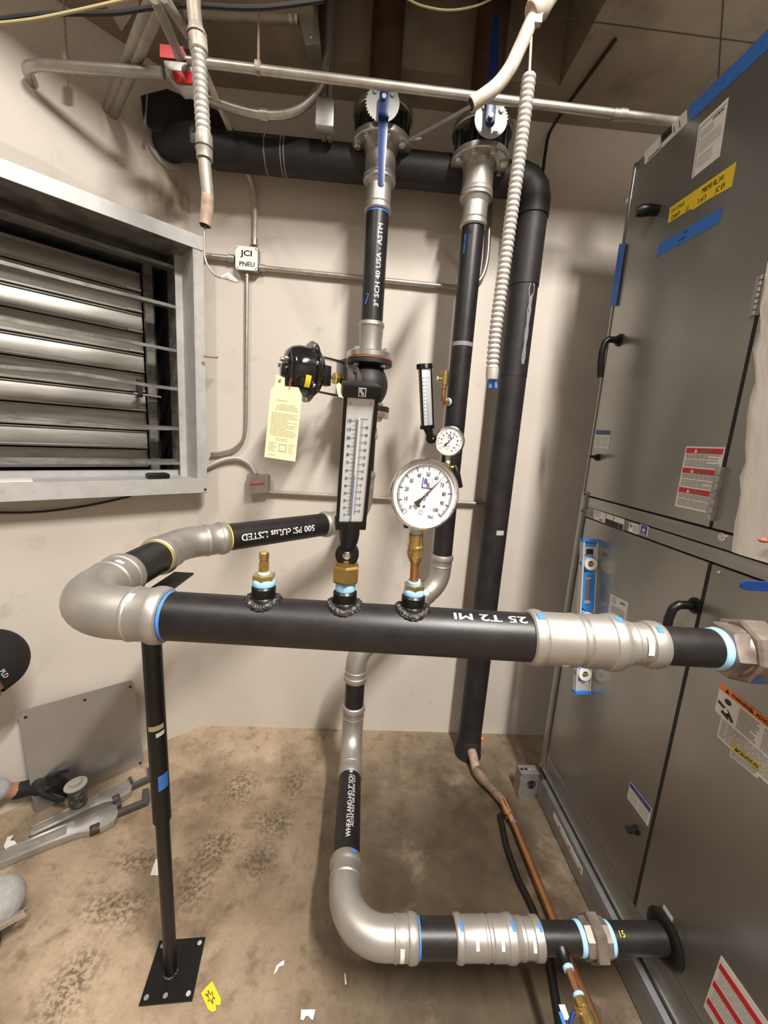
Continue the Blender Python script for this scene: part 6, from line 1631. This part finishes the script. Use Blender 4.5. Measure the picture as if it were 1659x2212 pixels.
for pts, rad, reg in CH:
    for i in range(len(pts) - 1): segs.append((pts[i], pts[i + 1], rad[i], rad[i + 1], regs.index(reg)))
import numpy as np
cn = np.empty(len(me.polygons) * 3); me.polygons.foreach_get('center', cn); cn = cn.reshape(-1, 3) + np.array(org)
best = np.full(len(cn), 1e9); idx = np.zeros(len(cn), int)
for a, b, r0, r1, k in segs:
    a_ = np.array(a); d_ = np.array(b) - a_; l2_ = max(1e-9, d_ @ d_)
    t_ = np.clip(((cn - a_) @ d_) / l2_, 0, 1)
    ds = np.linalg.norm(cn - a_ - t_[:, None] * d_, axis=1) - (r0 + (r1 - r0) * t_)
    q = ds < best - 1e-6; best[q] = ds[q]; idx[q] = k
me.polygons.foreach_set('material_index', idx.astype('int32')); me.polygons.foreach_set('use_smooth', np.ones(len(cn), bool)); me.update()
body = bpy.data.objects.new('body', me); COL.objects.link(body); body.parent = prs; body.location = org - WL[prs.name]; WL[body.name] = org
for s_ in (-1, 1):
    MB().ball(hpnt(.083, .012, s_ * .032), .011, 12, 8).build('eye', 'white', body)
    MB().ball(hpnt(.0905, .011, s_ * .032), .005, 10, 6).build('pupil', 'ink', body)
# close-fitting cap
vs = []; fs = []; seg, rg = 32, 9
for j in range(rg + 1):
    t = PI / 2 * j / rg
    for i in range(seg):
        p = 2 * PI * i / seg
        rr = .101 * math.cos(t) if j < rg else .0015
        vs.append(hpnt(-.006 + rr * 1.08 * math.cos(p), .022 + .098 * math.sin(t), rr * .93 * math.sin(p)))
for i in range(seg):
    p = 2 * PI * i / seg; vs.append(hpnt(-.006 + .104 * 1.06 * math.cos(p), -.008, .101 * .93 * math.sin(p)))
for j in range(rg):
    for i in range(seg): i2 = (i + 1) % seg; fs.append((j * seg + i, j * seg + i2, (j + 1) * seg + i2, (j + 1) * seg + i))
k = (rg + 1) * seg
for i in range(seg): i2 = (i + 1) % seg; fs.append((k + i, k + i2, i2, i))
fs.append(tuple(range(rg * seg, rg * seg + seg)))
cap_ = MB().add(vs, fs).build('cap', 'capcloth', prs, 70)
tdir = (PD(38, 1472, 1.24) - headc); tdir = (tdir - hup * tdir.dot(hup)).normalized()
mk = MB(); rdd = tdir; 
mk.text_cyl('PLD', headc + hup * .008 + look * -.006, rdd.cross(hup) * (1 if rdd.cross(hup).dot(right_) > 0 else -1), rdd, .1065, .014, .5, 1.0, False)
mk.build('cap_lettering', 'stencil', cap_)
# shiny tool by the knee
ta, tb3 = PD(-40, 2022, 1.14), PD(58, 1968, 1.20)
ta = V((ta.x, ta.y, max(ta.z, .03))); 
t = thing('chisel_bar', 'dark tool with a shiny metal edge lying by the grey knee at the left edge', 'tool', ((ta + tb3) / 2))
dx = (tb3 - ta).normalized(); sx_ = dx.cross(fwd).normalized()
MB().box((ta + tb3) / 2, ((tb3 - ta).length, .012, .022), (dx, fwd, sx_)).build('metal_edge', 'chrome', t, bev=.002)
MB().box((ta + tb3) / 2 - dx * .055 + sx_ * (.03 if sx_.z < 0 else -.03), ((tb3 - ta).length * .7, .03, .045), (dx, fwd, sx_)).build('grip', 'black', t, bev=.006)
